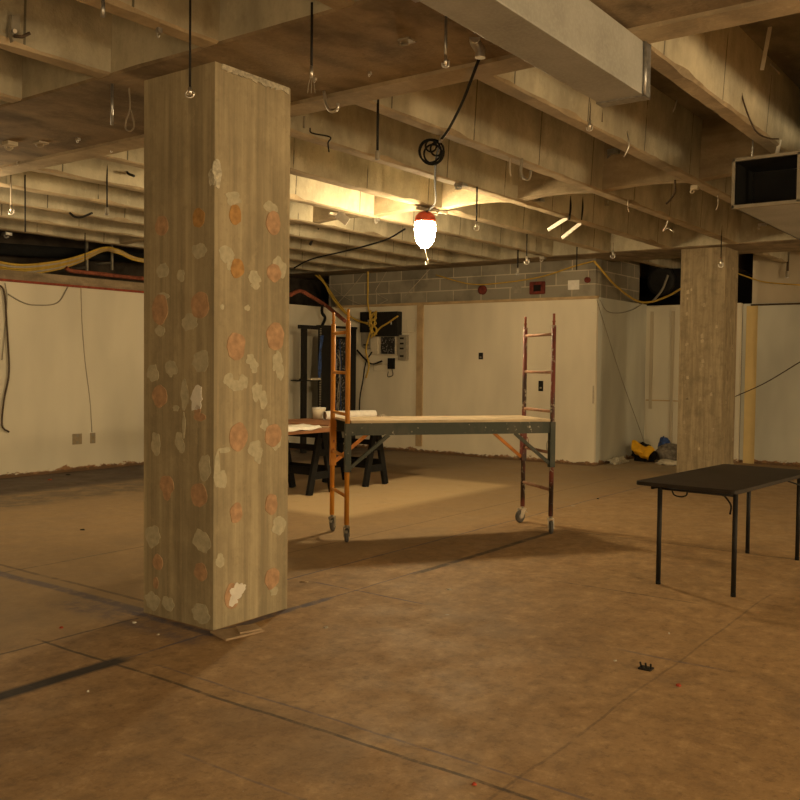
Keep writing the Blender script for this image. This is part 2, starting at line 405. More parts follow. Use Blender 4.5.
# patches: (px, py, rx, ry) on the face towards the left, then on the face towards the right
LO = [(162,226,6.5,10),(160,309,8,15),(200,305,9,14),(160,396,7,11),(200,417,6,4),(167,485,7,9),(167,491,4,10),(199,495,8,12),(158,562,5,8),(201,572,6.5,9),(156,583,2.5,6)]
LA = [(199,218,6,10)]
LG = [(199,251,7,7),(163,270,6,7),(163,297,6,4),(190,322,8,8),(160,331,5,5),(153,373,6,8),(171,369,6,8),(201,361,8,10),(185,395,4,14),(156,443,5,11),(179,441,4,9),(182,446,3,7),(205,468,6,13),(153,536,7,10),(202,541,9,11),(152,601,7,8),(168,603,6,7),(201,614,9,9),(176,408,3,3),(184,425,1.5,12),(181,275,4,6)]
LW = [(197,399,6,13)]
RO = [(273,223,7,12),(274,273,7,9),(236,344,9,12),(275,337,8.5,14),(238,437,9,14),(273,435,8,12),(236,513,6,10),(271,504,6,11),(232,596,7.5,13),(272,578,7,11),(236,351,8,9)]
RA = [(235,215,6,10),(237,268,6.5,10)]
RG = [(233,198,7.5,7),(271,207,7,6),(226,254,7,9),(230,262,4,10),(254,278,6,7),(255,285,5,4),(279,268,8,10),(255,449,7,8),(258,456,4,8),(279,526,6.5,8.5),(274,591,4,4),(229,380,6,6),(235,386,6,6),(243,382,5,8),(257,392,5,10),(263,400,4,9),(264,425,4,6),(250,360,4,6),(254,366,4,7),(277,362,5,11),(280,372,4,8),(220,561,4,7),(222,480,5,9),(217,470,3,20),(224,450,6,3),(276,441,5,10),(247,308,3,3),(222,307,2,3)]
RW = [(236,592,5,8),(233,600,4,6),(241,588,4,5)]
sd = 0
for lst, ax, c, mi in ((LG,'x',x0,3),(RG,'y',y0,3),(LO,'x',x0,1),(LA,'x',x0,2),(RO,'y',y0,1),(RA,'y',y0,2),(LW,'x',x0,4),(RW,'y',y0,4)):
    for q in lst:
        sd += 1; blob(m, ax, c, *q, mi, sd, jag=.2 if mi == 3 else .3 if mi == 4 else .08, th=.002+.0002*(sd % 7)+(.0016 if mi in (1, 2) else .0032 if mi == 4 else 0))
for q in [(198,411,3,6)]: sd += 1; blob(m, 'x', x0, *q, 1, sd, .1, th=.0062)
# chipped arris with pale broken concrete, ragged top edge
m.mi = 5
blob(m, 'y', y0, 216.5, 173, 4.5, 12, 5, 91, .25, th=.006); blob(m, 'x', x0, 212, 177, 3, 9, 5, 92, .25, th=.006); m.mi = 5
for k in range(14):
    a = x0+.05+k*.042
    m.prism([(a, y0-.012, ZS-.03-random.random()*.02), (a+.044, y0-.012, ZS-.03-random.random()*.02), (a+.044, y0-.012, ZS-.002), (a, y0-.012, ZS-.002)], (0, .013, 0))
struct(m.build('concrete_column', [M_col, M_orange, M_amber, M_grey, M_paper, M_chip], bevel=0))
m = MB(); X0, X1, Y0, Y1 = 13.95, 14.6, 4.25, 4.92; m.box(X0, X1, Y0, Y1, 0, ZS)
rnd = random.Random(3)
for k in range(46):
    c_ = rnd.choice([0, 0, 0, 1]); z = .25+rnd.random()*3.0; s = .008+rnd.random()*.014; m.mi = 1
    if c_ == 0:
        y = Y0+.06+rnd.choice((.08, .28, .48))+rnd.uniform(-.04, .04); m.prism([(X0-.003, y-s, z-s), (X0-.003, y+s*.8, z-s*1.4), (X0-.003, y+s, z+s), (X0-.003, y-s*.6, z+s*1.7)], (.002, 0, 0))
    else:
        x = X0+.1+rnd.random()*.5; m.prism([(x-s, Y0-.003, z-s), (x+s, Y0-.003, z-s*1.3), (x+s*.7, Y0-.003, z+s), (x-s, Y0-.003, z+s*1.4)], (0, .002, 0))
struct(m.build('concrete_column', [M_col2, M_strip]))
# small metal bits in floor near the column

# ------------------------------------------------------------------ ducts
r = empty('rectangular_duct', (4, 2.1, 3.16), 'long galvanised rectangular duct hung under the girder, end capped', 'duct')
m = MB(); m.box(-1.5, 4.98, 1.975, 2.245, 3.163, 3.452); m.build('duct_body', M_duct, r, .004)
m = MB()
m.box(4.93, 5.02, 1.968, 1.975, 3.158, 3.457); m.box(4.93, 5.02, 2.245, 2.252, 3.158, 3.457); m.box(4.93, 5.02, 1.968, 2.252, 3.452, 3.458); m.box(4.93, 5.02, 1.968, 2.252, 3.156, 3.163)
m.tube([(4.925, 1.966, 3.16), (4.93, 1.962, 3.3), (4.925, 1.966, 3.45)], .009, 6); m.build('end_flange', M_steel, r)
for x in (1.2, 3.12):
    m = MB(); m.box(x, x+.03, 1.968, 2.252, 3.157, 3.163); m.box(x, x+.03, 1.965, 1.975, 3.157, ZS+.0); m.box(x, x+.03, 2.245, 2.255, 3.157, ZS); m.build('hanger_strap', M_steel, r)

r = empty('ventilation_duct', (7.45, 1.5, 2.93), 'large ventilation duct with a dark rectangular open end under the joists', 'duct')
y0, y1, z0, z1, xe = -.2, 2.225, 2.93, 3.30, 7.44
ye = 1.735                                   # the first open cell; a mullion closes it
m = MB(); m.box(xe+.02, 12.5, ye-1.0, y1, z0, z0+.012); m.box(xe+.02, 12.5, ye-1.0, y1, z1-.012, z1); m.box(xe+.02, 12.5, y1-.012, y1, z0, z1); m.box(xe+.02, 12.5, ye-1, ye-.988, z0, z1)
m.build('duct_body', M_duct, r)
m = MB(); m.box(xe+.5, xe+.51, ye-.98, y1-.02, z0+.02, z1-.02); m.box(xe+.03, xe+.5, y1-.016, y1-.013, z0+.014, z1-.014); m.box(xe+.03, xe+.5, ye-.98, y1-.016, z1-.016, z1-.013); m.box(xe+.03, xe+.5, ye-.98, y1-.016, z0+.013, z0+.016); m.build('shade_liner', M_dark, r)  # black sheets painting the shade inside the open duct
m = MB()
m.box(xe, xe+.04, ye-1, y1+.006, z0-.012, z0+.014); m.box(xe, xe+.04, ye-1, y1+.006, z1-.012, z1+.012); m.box(xe, xe+.04, y1-.012, y1+.008, z0-.01, z1+.01); m.box(xe, xe+.04, ye-.012, ye+.012, z0, z1)
m.build('end_frame', M_boxg, r)
for x in (8.0, 10.5):
    m = MB(); m.tube([(x, y1+.01, z1-.02), (x, y1+.01, ZS+.3)], .006); m.build('hanger_rod', M_steel, r)

# black flexible duct in the opening above the alcove wall
r = empty('flexible_duct', (16.9, 5.6, 3.15), 'black flexible duct end in the dark opening above the alcove wall', 'duct')
c = on('x', 16.45, 662, 281)
m = MB(); m.lathe([(.24, 0), (.27, .01), (.27, .06), (.245, .08), (.27, .12), (.245, .16), (.27, .2), (.245, .24), (.27, .28), (.27, 1.6)], c-Vector((.05, 0, 0)), 10, (1, -.1, .05)); m.build('duct_sleeve', M_blackp, r)
m = MB(); m.lathe([(.21, -.01), (.275, -.01), (.275, .03), (.21, .03)], c-Vector((.06, 0, 0)), 10, (1, -.1, .05)); m.build('collar', M_black, r)

# ------------------------------------------------------------------ baker scaffold
r = empty('baker_scaffold', (7.5, 5.1, 0), 'rolling baker scaffold with one orange and one worn red ladder end, plywood platform', 'scaffold')
U = Vector((.8045, -.594, 0)); V = Vector((.594, .8045, 0)); LN = Vector((6.54, 5.40, 0)); RN = Vector((8.222, 4.16, 0))
Zv = Vector((0, 0, 1))
def end_frame(base, wd, mt, rungs, top, rung_m):
    fr = bpy.data.objects.new('ladder_frame', None); COL.objects.link(fr); fr.parent = r; fr.matrix_parent_inverse = r.matrix_basis.inverted(); fr.location = base
    for k in (0, 1):
        b = base+V*wd*k
        m = MB(); m.tube([b+Zv*.17, b+Zv*top], .023, 12); m.build('upright', mt, fr)
        m = MB(); m.tube([b+Zv*(top-.01), b+Zv*(top+.115)], .013, 10); m.tube([b+Zv*(top+.03), b+Zv*(top+.045)], .017, 8); m.build('coupling_pin', M_pipe if mt == M_redworn else mt, fr)
    for z in rungs:
        m = MB(); m.tube([base+V*.02+Zv*z, base+V*(wd-.02)+Zv*z], .016, 10); m.build('rung', rung_m, fr)
end_frame(LN, .60, M_orangeworn, (.43, .80, 1.19, 1.578, 1.955), 2.05, M_orangeworn)
end_frame(RN, .66, M_redworn, (.43, .80, 1.212, 1.60, 1.977), 2.065, M_pink)
def caster(p, yaw, fork_m):
    d = Vector((math.cos(yaw), math.sin(yaw), 0)); sd = Vector((-d.y, d.x, 0)); c = p+d*.035+Zv*.066
    cr = bpy.data.objects.new('caster', None); COL.objects.link(cr); cr.parent = r; cr.matrix_parent_inverse = r.matrix_basis.inverted()
    m = MB(); m.lathe([(.03, -.018), (.052, -.018), (.064, -.011), (.066, 0), (.064, .011), (.052, .018), (.03, .018)], c, 24, sd); m.build('tyre', M_rubber, cr)
    m = MB(); m.lathe([(.0, -.019), (.03, -.019), (.03, .019), (0, .019)], c, 16, sd); m.build('wheel_hub', M_steel, cr)
    m = MB()
    for s in (-1, 1): m.prism([c+sd*s*.024+d*-.02+Zv*-.015, c+sd*s*.024+d*.02+Zv*-.015, p+sd*s*.024+d*.045+Zv*.145, p+sd*s*.024-d*.03+Zv*.145], sd*s*.004)
    M_ = Matrix((d, sd, Zv)).transposed().to_4x4(); M_.translation = p
    m.box(-.03, .045, -.028, .028, .143, .150, M_); m.tube([p+Zv*.148, p+Zv*.20], .014, 10); m.tube([c-sd*.03, c+sd*.03], .006, 8)
    m.build('fork', fork_m, cr)
    m = MB(); m.beam(p+d*-.03+Zv*.12, p+d*-.065+Zv*.10, .03, .006); m.build('brake_pedal', fork_m, cr)
caster(LN, math.radians(35), M_boxg); caster(LN+V*.60, math.radians(25), M_boxg)
caster(RN, math.radians(215), M_silver); caster(RN+V*.66, math.radians(165), M_silver)
W = (.60, .66)
A0, A1 = LN, RN
B0, B1 = LN+V*W[0], RN+V*W[1]
zr0, zr1, zt = .998, 1.112, 1.135
for (p, q, mt, nm, s) in ((A0, A1, M_greenworn, 'near', -1), (B0, B1, M_greenworn, 'far', 1)):
    m = MB(); off = V*.0
    m.beam(p+U*.022+Zv*(zr0+zr1)/2, q-U*.022+Zv*(zr0+zr1)/2, .028, zr1-zr0-.012)
    m.beam(p+U*.022+V*(-s)*.012+Zv*(zr0+.004), q-U*.022+V*(-s)*.012+Zv*(zr0+.004), .05, .008)
    m.beam(p+U*.022+V*(-s)*.012+Zv*(zr1-.004), q-U*.022+V*(-s)*.012+Zv*(zr1-.004), .05, .008)
    m.build('side_rail', mt, r)
    bm_ = M_greenworn if s < 0 else M_orangeworn
    for (e, dr) in ((p, 1), (q, -1)):
        sl = M_greenworn if s < 0 else (M_orangeworn if dr == 1 else M_redworn)
        m = MB(); m.beam(e+U*dr*.004+Zv*.66, e+U*dr*.004+Zv*1.11, .058, .054, U); m.build('locking_sleeve', sl, r)
        m = MB(); m.beam(e+U*dr*.03+Zv*.70, e+U*dr*.40+Zv*1.0, .034, .03); m.build('diagonal_brace', (bm_ if s < 0 else M_orangepaint), r)
        m = MB(); cc = e+V*(-s)*.07+Zv*.86
        m.tube([cc+V*.05*math.cos(k*math.pi/8)+Zv*.055*math.sin(k*math.pi/8) for k in range(16)], .004, 6, closed=True); m.build('latch_ring', M_boxg if s < 0 else M_pipe, r)
m = MB(); m.prism([A0+U*.03+V*-.02+Zv*1.113, A1-U*.03+V*-.02+Zv*1.113, B1-U*.03+V*.02+Zv*1.113, B0+U*.03+V*.02+Zv*1.113], Zv*.024); m.build('platform', M_wood, r, .002)

# ------------------------------------------------------------------ folding table
th = math.radians(4.5); l = Vector((math.cos(th), -math.sin(th), 0)); wv = Vector((-math.sin(th), -math.cos(th), 0)); A = Vector((6.79, 2.725, 0))
L_, W_ = 1.80, .80
r = empty('folding_table', A+l*.9+wv*.4, 'black folding table with thin dark round legs, standing in the open floor', 'table')
def rr(A, l, w_, L, W, c, z, n=5):
    out = []
    for cx_, cy_, a0 in ((c, c, 180), (L-c, c, 270), (L-c, W-c, 0), (c, W-c, 90)):
        for k in range(n+1):
            a = math.radians(a0+90*k/n); out.append(A+l*(cx_+c*math.cos(a))+w_*(cy_+c*math.sin(a))+Zv*z)
    return out
m = MB(); m.prism(rr(A, l, wv, L_, W_, .05, .748), Zv*.03); m.build('tabletop', plain('dark_laminate', (.026, .019, .014), .5, 0, .25, 5), r, .004)
m = MB()
for q0, q1 in ((.12, .12), (W_-.12, W_-.12)): m.beam(A+l*.06+wv*q0+Zv*.735, A+l*(L_-.06)+wv*q0+Zv*.735, .02, .03)
m.beam(A+l*.16+wv*.12+Zv*.735, A+l*.16+wv*(W_-.12)+Zv*.735, .02, .03); m.beam(A+l*(L_-.06)+wv*.04+Zv*.735, A+l*(L_-.06)+wv*(W_-.04)+Zv*.735, .02, .03)
m.build('under_frame', M_black, r)
for i, (a_, b_) in enumerate(((.03, .20), (.04, .80-.0), (1.70, .20), (1.70, .76))):
    b_ = (.20, .80, .27, .70)[i]
    if i == 1: b_ = .775
    P = A+l*a_+wv*b_
    m = MB(); m.tube([P+Zv*.0, P+Zv*.745], .018, 14); m.build('leg', M_black, r)
    m = MB(); m.tube([P+Zv*.0, P+Zv*.03], .019, 12); m.build('foot_cap', M_blackp, r)
for a_, dr in ((.035, 1), (1.70, -1)):
    m = MB(); m.tube([A+l*a_+wv*.20+Zv*.738, A+l*a_+wv*.76+Zv*.738], .012, 8); m.build('leg_crossbar', M_black, r)
    m = MB(); P = A+l*a_+wv*.5
    m.tube(smooth_path([A+l*a_+wv*.74+Zv*.60, A+l*(a_+dr*.06)+wv*.72+Zv*.66, A+l*(a_+dr*.2)+wv*.6+Zv*.72]), .007, 8); m.build('folding_brace', M_black, r)
m = MB(); P = A+wv*.30+l*.02+Zv*.728
m.tube(smooth_path([P, P+wv*.02-Zv*.03, P+wv*.07-Zv*.038, P+wv*.11-Zv*.025, P+wv*.12]), .006, 8); m.build('carry_handle', M_black, r)

# ------------------------------------------------------------------ work table on sawhorses
def sawhorse(x, y0, y1, label):
    r = empty('sawhorse', (x, (y0+y1)/2, 0), label, 'sawhorse', 'sawhorses under the hardboard tops')
    zt = .815
    m = MB(); m.box(x-.035, x+.035, y0-.05, y1+.05, zt-.10, zt); m.build('top_beam', M_blackp, r, .006)
    for y in (y0, y1):
        for s in (-1, 1):
            m = MB(); m.beam((x+s*.225, y, 0.0), (x+s*.03, y, zt-.02), .09, .045, (0, 1, 0))
            m.build('leg', M_blackp, r)
        MB().beam((x-.10, y, .53), (x+.10, y, .53), .05, .09).build('leg_brace', M_blackp, r)
        MB().beam((x-.17, y, .24), (x+.17, y, .24), .04, .09).build('leg_brace', M_blackp, r)
    m = MB()
    for s in (-1, 1): m.beam((x+s*.155, y0, .30), (x+s*.155, y1, .30), .025, .10)
    m.beam((x-.085, y0, .60), (x-.085, y1, .60), .02, .07)
    m.build('side_tray', M_blackp, r)
sawhorse(8.83, 7.72, 8.42, 'black plastic sawhorse beside the concrete column, under paper sheets')
sawhorse(9.94, 7.70, 8.42, 'black plastic sawhorse seen behind the orange scaffold end, under the rolled drawings')
def board(name, x0, x1, y0, y1, z0, z1, mt, label):
    o = MB().box(x0, x1, y0, y1, z0, z1).build(name, mt, None, .003, ((x0+x1)/2, (y0+y1)/2, z0)); return tag(o, label, 'board')
board('hardboard_sheet', 7.85, 10.75, 7.45, 8.70, .815, .850, M_brown, 'long brown hardboard sheet laid across the two black sawhorses')
board('plywood_sheet', 8.0, 8.95, 7.68, 8.66, .850, .862, M_card, 'pale tan sheet lying on the brown hardboard beside the concrete column')
board('hardboard_sheet', 9.0, 11.3, 7.75, 8.95, .850, .872, M_brown, 'upper brown hardboard sheet under the roll of drawings, overlapping the long one')
# papers
def sheet(name, pts, z, mt, label, amp=.012, n=10, seed=0):
    bm = bmesh.new(); a, b, c, d = [Vector(p) for p in pts]; g = []
    for i in range(n+1):
        row = []
        for j in range(n+1):
            u_, v_ = i/n, j/n; p = (a*(1-u_)+b*u_)*(1-v_)+(d*(1-u_)+c*u_)*v_
            e = mnoise.noise(Vector((u_*2.3+seed, v_*2.3, seed)))
            row.append(bm.verts.new((p.x+e*.02, p.y+mnoise.noise(Vector((v_*3, u_*3, seed+5)))*.02, z+.002+max(0, e+.25)*amp*2)))
        g.append(row)
    for i in range(n):
        for j in range(n):
            f = bm.faces.new((g[i][j], g[i+1][j], g[i+1][j+1], g[i][j+1])); f.smooth = True
    me = bpy.data.meshes.new(name); bm.to_mesh(me); bm.free(); me.materials.append(mt)
    o = bpy.data.objects.new(name, me); COL.objects.link(o)
    c_ = sum((Vector(p) for p in pts), Vector())/4; c_ = Vector((c_.x, c_.y, z)); me.transform(Matrix.Translation(-c_)); o.location = c_
    s_ = o.modifiers.new('thick', 'SOLIDIFY'); s_.thickness = .0015; s_.offset = 1
    return tag(o, label, 'paper')
sheet('paper_sheet', [(7.86, 7.46, 0), (8.55, 7.47, 0), (8.6, 7.60, 0), (7.9, 7.61, 0)], .850, M_paper, 'crumpled white paper sheet at the board edge beside the column', .03, 12, 1)
o = sheet('plan_drawing', [(8.15, 7.75, 0), (8.8, 7.72, 0), (8.9, 8.1, 0), (8.3, 8.2, 0)], .862, M_paper, 'flat pale plan drawing lying on the tan sheet', .012, 10, 3)
def roll(p, q, rad, label):
    r_ = empty('rolled_drawing', p, label, 'paper roll')
    p, q = Vector(p), Vector(q); d = (q-p).normalized()
    m = MB(); m.tube([p+(q-p)*k/8+Zv*mnoise.noise(Vector((k*.6, 0, 0)))*.004 for k in range(9)], rad, 16, cap=False); m.build('outer_sheet', M_paper, r_)
    m = MB(); m.tube([p+d*.01, q-d*.01], rad*.8, 14, cap=False); m.tube([p+d*.02, q-d*.02], rad*.55, 12, cap=True); m.build('inner_sheets', M_card, r_)
    return r_
roll((9.75, 8.47, .872+.065), (10.55, 8.20, .872+.065), .063, 'thick white roll of drawings lying on the sheets behind the orange scaffold end')
m = MB(); c = Vector((10.58, 8.12, .893)); pts = []
rnd = random.Random(5)
for k in range(9): m.prism([c+Vector((rnd.uniform(-.1, .12), rnd.uniform(-.12, .12), 0)), c+Vector((.16+rnd.uniform(-.05, .05), rnd.uniform(-.1, .1), .004*k)), c+Vector((rnd.uniform(0, .14), rnd.uniform(-.05, .12), .03+.004*k))], (0, .0, .002))
m.bm.transform(Matrix.Translation((0, 0, -.02)))
tag(m.build('crumpled_plastic', M_wcable, origin=(10.6, 8.15, .872)), 'crumpled clear wrapping at the end of the white drawing roll', 'wrapping')
r = empty('paper_cup', (9.95, 8.75, .872), 'squat white paper cup standing behind the drawing roll', 'cup')
MB().lathe([(.08, 0), (.10, .15), (.095, .15), (.075, .008), (0, .008)], (9.95, 8.75, .872), 20).build('cup_body', M_cream, r)
MB().lathe([(.10, .148), (.105, .156), (.095, .163), (.0, .166)], (9.95, 8.75, .872), 20).build('cup_lid', M_paper, r)
o = MB().box(8.3, 9.3, 10.2, 10.32, 0, .07).build('white_trim_board', M_paper, None, .003, (8.8, 10.26, 0))
tag(o, 'white board lying on the floor beyond the sawhorses', 'board')

# ------------------------------------------------------------------ equipment rack in the corner
r = empty('equipment_rack', (13.7, 11.5, 0), 'tall black equipment rack full of cables against the corner wall', 'rack')
yr = 11.5
for (xa, xb) in ((13.15, 13.42), (13.98, 14.18)):
    m = MB(); m.box(xa, xb, yr, yr+.10, 0, 2.36); m.build('rack_post', M_black, r, .004)
m = MB()
for k in range(58): m.box(13.115, 13.15, yr+.01, yr+.03, .5+k*.032, .515+k*.032)
m.build('cable_finger', M_boxg, r)
MB().box(13.12, 14.2, yr-.01, yr+.12, 2.36, 2.40).build('crossbar', M_black, r); MB().box(13.12, 14.2, yr-.02, yr+.52, 0, .05).build('crossbar', M_black, r)
m = MB(); m.box(13.42, 13.98, yr+.1, yr+.18, .45, 2.2); m.build('equipment_body', M_blackp, r)
t = NT('patch_panel', .5); v = t.n.new('ShaderNodeTexVoronoi'); v.inputs['Scale'].default_value = 26; t.link(t.tc, v.inputs['Vector'])
t.color(t.mix(t.remap(v.outputs['Distance'], .25, .4), (.28, .25, .22), (.02, .02, .02))); M_patch = t.m
m = MB(); m.box(13.46, 13.94, yr+.085, yr+.1, .6, 2.15); m.build('patch_panel', M_patch, r)
rnd = random.Random(11)
for k in range(8):
    x = 13.5+rnd.random()*.4; m = MB()
    m.tube(smooth_path([(x, yr+.06, 2.2-rnd.random()*.3), (x+rnd.uniform(-.1, .1), yr+.02, 1.7), (x+rnd.uniform(-.15, .1), yr+.03, 1.2), (x+rnd.uniform(-.1, .1), yr+.05, .7)]), .009, 6); m.build('patch_cable', (M_blackp, M_blue, M_boxg, M_wcable)[k % 4], r)
m = MB()
for k in range(3): m.tube(smooth_path([(13.16-.03*k, yr-.02, 2.2), (13.08-.02*k, yr-.03, 1.9-.1*k), (13.10-.03*k, yr-.02, 1.6), (13.05, yr-.03, 1.35)]), .016, 6)
m.build('cable_bundle', M_blue, r)
r = empty('open_frame_shelf', (12.8, 11.5, 0), 'narrow black open frame with a small slanted shelf left of the tall rack', 'shelf')
r['label'] = 'narrow black open frame with a small slanted shelf beside the tall rack'
m = MB(); m.box(12.62, 12.74, yr, yr+.06, 0, 2.34); m.build('post', M_black, r, .003)
m = MB(); m.box(12.54, 13.08, yr-.01, yr+.06, 2.31, 2.38); m.build('top_bar', M_black, r)
m = MB(); m.prism([(12.45, yr-.05, 1.34), (13.06, yr-.05, 1.34), (13.06, yr+.3, 1.34), (12.62, yr+.3, 1.34)], (0, 0, .02)); m.prism([(12.45, yr-.02, 1.34), (12.72, yr-.02, 1.34), (12.72, yr-.02, 1.48)], (0, .02, 0)); m.build('shelf_board', M_black, r)
m = MB(); m.box(12.78, 13.06, yr-.06, yr+.3, 1.362, 1.40); m.build('keyboard', M_cream, r)

# ------------------------------------------------------------------ boxes on the back wall
XW = 14.30
def wbox(px0, py0, px1, py1, depth, x=XW):
    a = on('x', x-depth, px0, py0); b = on('x', x-depth, px1, py1)
    return b.y, a.y, min(a.z, b.z), max(a.z, b.z)
def wall_box(name, rect, depth, mt, label, cat, extra=None):
    y0, y1, z0, z1 = wbox(*rect, depth); r_ = empty(name, (XW, (y0+y1)/2, z0), label, cat)
    MB().box(XW-depth, XW, y0, y1, z0, z1).build('enclosure', mt, r_, .006)
    if extra: extra(r_, y0, y1, z0, z1, XW-depth)
    return r_
def door_ex(r_, y0, y1, z0, z1, x):
    MB().box(x-.012, x, y0+.02, y1-.02, z0+.02, z1-.02).build('cover', M_black, r_, .003)
    m = MB(); m.tube([(x-.03, y0+.12, (z0+z1)/2-.02), (x-.03, y0+.12, (z0+z1)/2+.04)], .012, 8); m.build('latch', M_silver, r_)
wall_box('black_cabinet', (375, 312, 397, 336), .16, M_black, 'larger black cabinet with yellow cables across it on back wall', 'cabinet', door_ex)
wall_box('black_cabinet', (360, 312, 374, 332), .14, M_black, 'smaller black cabinet above the round-cornered grey panel on back wall', 'cabinet', door_ex)
def sock_ex(r_, y0, y1, z0, z1, x):
    h = z1-z0
    for f in (.83, .62, .42, .12): MB().box(x-.006, x, (y0+y1)/2-.04, (y0+y1)/2+.05, z0+h*f, z0+h*f+.035).build('socket', M_black, r_)
    MB().box(x-.015, x, y0, y1, z0+h*.55, z0+h*.56).build('joint', M_boxg, r_)
wall_box('socket_panel', (398, 335, 406, 360), .09, M_boxg, 'tall grey socket panel at the edge of the equipment boxes', 'electrical panel', sock_ex)
def punch_ex(r_, y0, y1, z0, z1, x):
    MB().box(x-.02, x, y0+.03, y0+(y1-y0)*.58, z0+.02, z1-.02).build('terminal_block', M_patch, r_)
    MB().box(x-.03, x, y0+(y1-y0)*.70, y1-.01, z0+.02, z1-.01).build('cover', M_cream, r_, .004)
wall_box('terminal_box', (371, 336, 396, 355), .06, M_cream, 'cream terminal box with a dark block of wires below cabinet', 'electrical box', punch_ex)
def adap(r_, y0, y1, z0, z1, x):
    MB().tube(smooth_path([(x+.02, y0+.04, z0), (x+.02, y0+.02, z0-.12), (x+.02, y0+.14, z0-.15), (x+.03, y1, z0-.05)]), .007, 6).build('cord', M_blackp, r_)
wall_box('power_adapter', (387.5, 349+9, 393, 360+9), .07, M_blackp, 'small black power adapter with a looped cord on the wall', 'adapter', adap)
c = on('x', 14.22, 366, 343)
r = empty('telephone_panel', (14.3, c.y, c.z-.4), 'rounded grey telephone panel between the black cabinets and the rack', 'electrical panel')
a = wbox(361, 322, 372, 349, .08); n = []
m = MB(); hy, hz = (a[1]-a[0])/2, (a[3]-a[2])/2; cy, cz = (a[0]+a[1])/2, (a[2]+a[3])/2
m.prism([(14.22, cy+hy*math.copysign(abs(math.cos(k*math.pi/12))**.6, math.cos(k*math.pi/12)), cz+hz*math.copysign(abs(math.sin(k*math.pi/12))**.7, math.sin(k*math.pi/12))) for k in range(24)], (.08, 0, 0)); m.build('enclosure', M_boxg, r, .006)
MB().box(14.20, 14.22, cy-.06, cy+.06, cz-.2, cz-.17).build('slot', M_black, r)
# square outline of an old conduit
m = MB(); y0, y1, z0, z1 = wbox(400, 320, 415, 332, .01); m.tube([(14.29, y1, z0), (14.29, y0, z0)], .008, 6); m.tube([(14.29, y0, z1), (14.29, y0, z0)], .005, 6); m.tube([(14.29, (y0+y1)/2, z1), (14.29, (y0+y1)/2, z0)], .006, 6); m.tube([(14.29, y1, z1), (14.29, y0, z1)], .004, 6)
tag(m.build('wire_conduit', M_cream, origin=(14.29, y0, z0)), 'thin pale conduit grid above the tall grey socket panel', 'conduit')
m = MB(); y0, y1, z0, z1 = wbox(374, 364, 389, 371, .01); m.tube([(14.28, y1, z1), (14.28, y0, z1), (14.28, y0, z0), (14.28, y1, z0), (14.28, y1, z1)], .006, 6)
tag(m.build('wire_bracket', M_cream, origin=(14.28, y0, z0)), 'thin pale wire frame beside the small black adapter', 'bracket')

# yellow cable tangle from the ceiling void down to the boxes
def W_(q, x=14.2): return on('x', x, *q)
def cable(name, pts, rad, mt, label, cat='cable', group=None, k=6):
    P = smooth_path(pts, k); o = MB().tube(P, rad, 6).build(name, mt, origin=P[0]); return tag(o, label, cat, group)
rnd = random.Random(2)
for k, (pp, lab) in enumerate((
    ([(309,270),(318,274),(328,288),(338,303),(350,316),(362,322),(374,326)], 'yellow cable swooping from the void over the rack to cabinets'),
    ([(312,272),(324,283),(331,296),(344,312),(358,321),(368,323)], 'second yellow cable hugging the swoop above the orange ladder'),
    ([(368,258),(368,285),(368,305),(371,318),(372,330)], 'yellow cable dropping straight down the block wall to the cabinets'),
    ([(398,316),(388,323),(380,328),(374,336)], 'yellow cable curling over the larger black cabinet'),
    ([(371,318),(376,312),(374,324),(370,333),(366,350),(369,365),(366,378)], 'yellow cable hanging below the telephone panel'))):
    cable('data_cable', [W_(q, 14.14-.012*k) for q in pp], .017, M_brass, lab)
m = MB(); rnd = random.Random(8)
for k in range(7):
    q = [(373+rnd.uniform(-4, 4), 312+j*6+rnd.uniform(-2, 2)) for j in range(5)]; m.tube(smooth_path([W_(a, 14.08+rnd.uniform(-.02, .02)) for a in q]), .013, 6)
tag(m.build('yellow_cable_knot', M_brass, origin=W_((373, 330), 14.1)), 'knotted bunch of yellow cables between the two black cabinets', 'cable bunch', kind='stuff')
cable('black_cable', [W_(q, 14.2) for q in ((372,352),(366,362),(363,380),(360,398),(359,420))], .013, M_blackp, 'black cable hanging down the back wall from the boxes')
cable('black_cable', [W_(q, 14.15) for q in ((357,350),(364,358),(372,364),(382,361))], .018, M_blackp, 'short black cable looping under the telephone panel')
# wires strung across the block wall
for pp, lab, mt, rad in (
    ([(398,258),(375,262),(350,290),(338,303)], 'pale wire slanting down the block wall above the rack', M_wcable, .008),
    ([(436,262),(420,280),(405,296)], 'pale wire slanting across the block wall above the cabinets', M_wcable, .008),
    ([(392,262),(382,280),(376,292),(388,300)], 'thin pale wire crossing the middle of the block wall', M_wcable, .006),
    ([(326,283),(350,300),(372,306),(388,300)], 'thin pale wire sagging along the top of the drywall', M_wcable, .006)):
    cable('loose_wire', [on('x', 14.33, *q) if q[1] < 300 else on('x', 14.28, *q) for q in pp], rad, mt, lab, 'wire')
cable('data_cable', [on('x', 14.30, *q) for q in ((436,275),(470,284),(500,283),(540,277),(575,266),(594,261))], .012, M_brass, 'yellow cable sagging along the block wall to its corner')
cable('data_cable', [on('x', 14.30, 594, 261), on('y', 6.42, 600, 268), on('y', 6.35, 615, 285), on('y', 6.3, 635, 300), on('x', 16.0, 650, 302), on('x', 15.9, 668, 296), on('x', 15.6, 682, 288)], .018, M_brass, 'thick yellow cable looping from the wall corner behind the far column')
cable('loose_wire', [on('y', 6.43, *q) for q in ((600,300),(607,311),(620,313),(634,309),(645,302))], .006, M_boxg, 'thin grey wire drooping below the alcove wall top', 'wire')
cable('loose_wire', [on('y', 6.44, 597, 300), on('y', 6.42, 606, 330), on('y', 6.40, 622, 380), on('y', 6.38, 640, 430), on('y', 6.3, 646, 448)], .007, M_boxg, 'long grey wire slanting down the alcove wall to the yellow sack', 'wire')
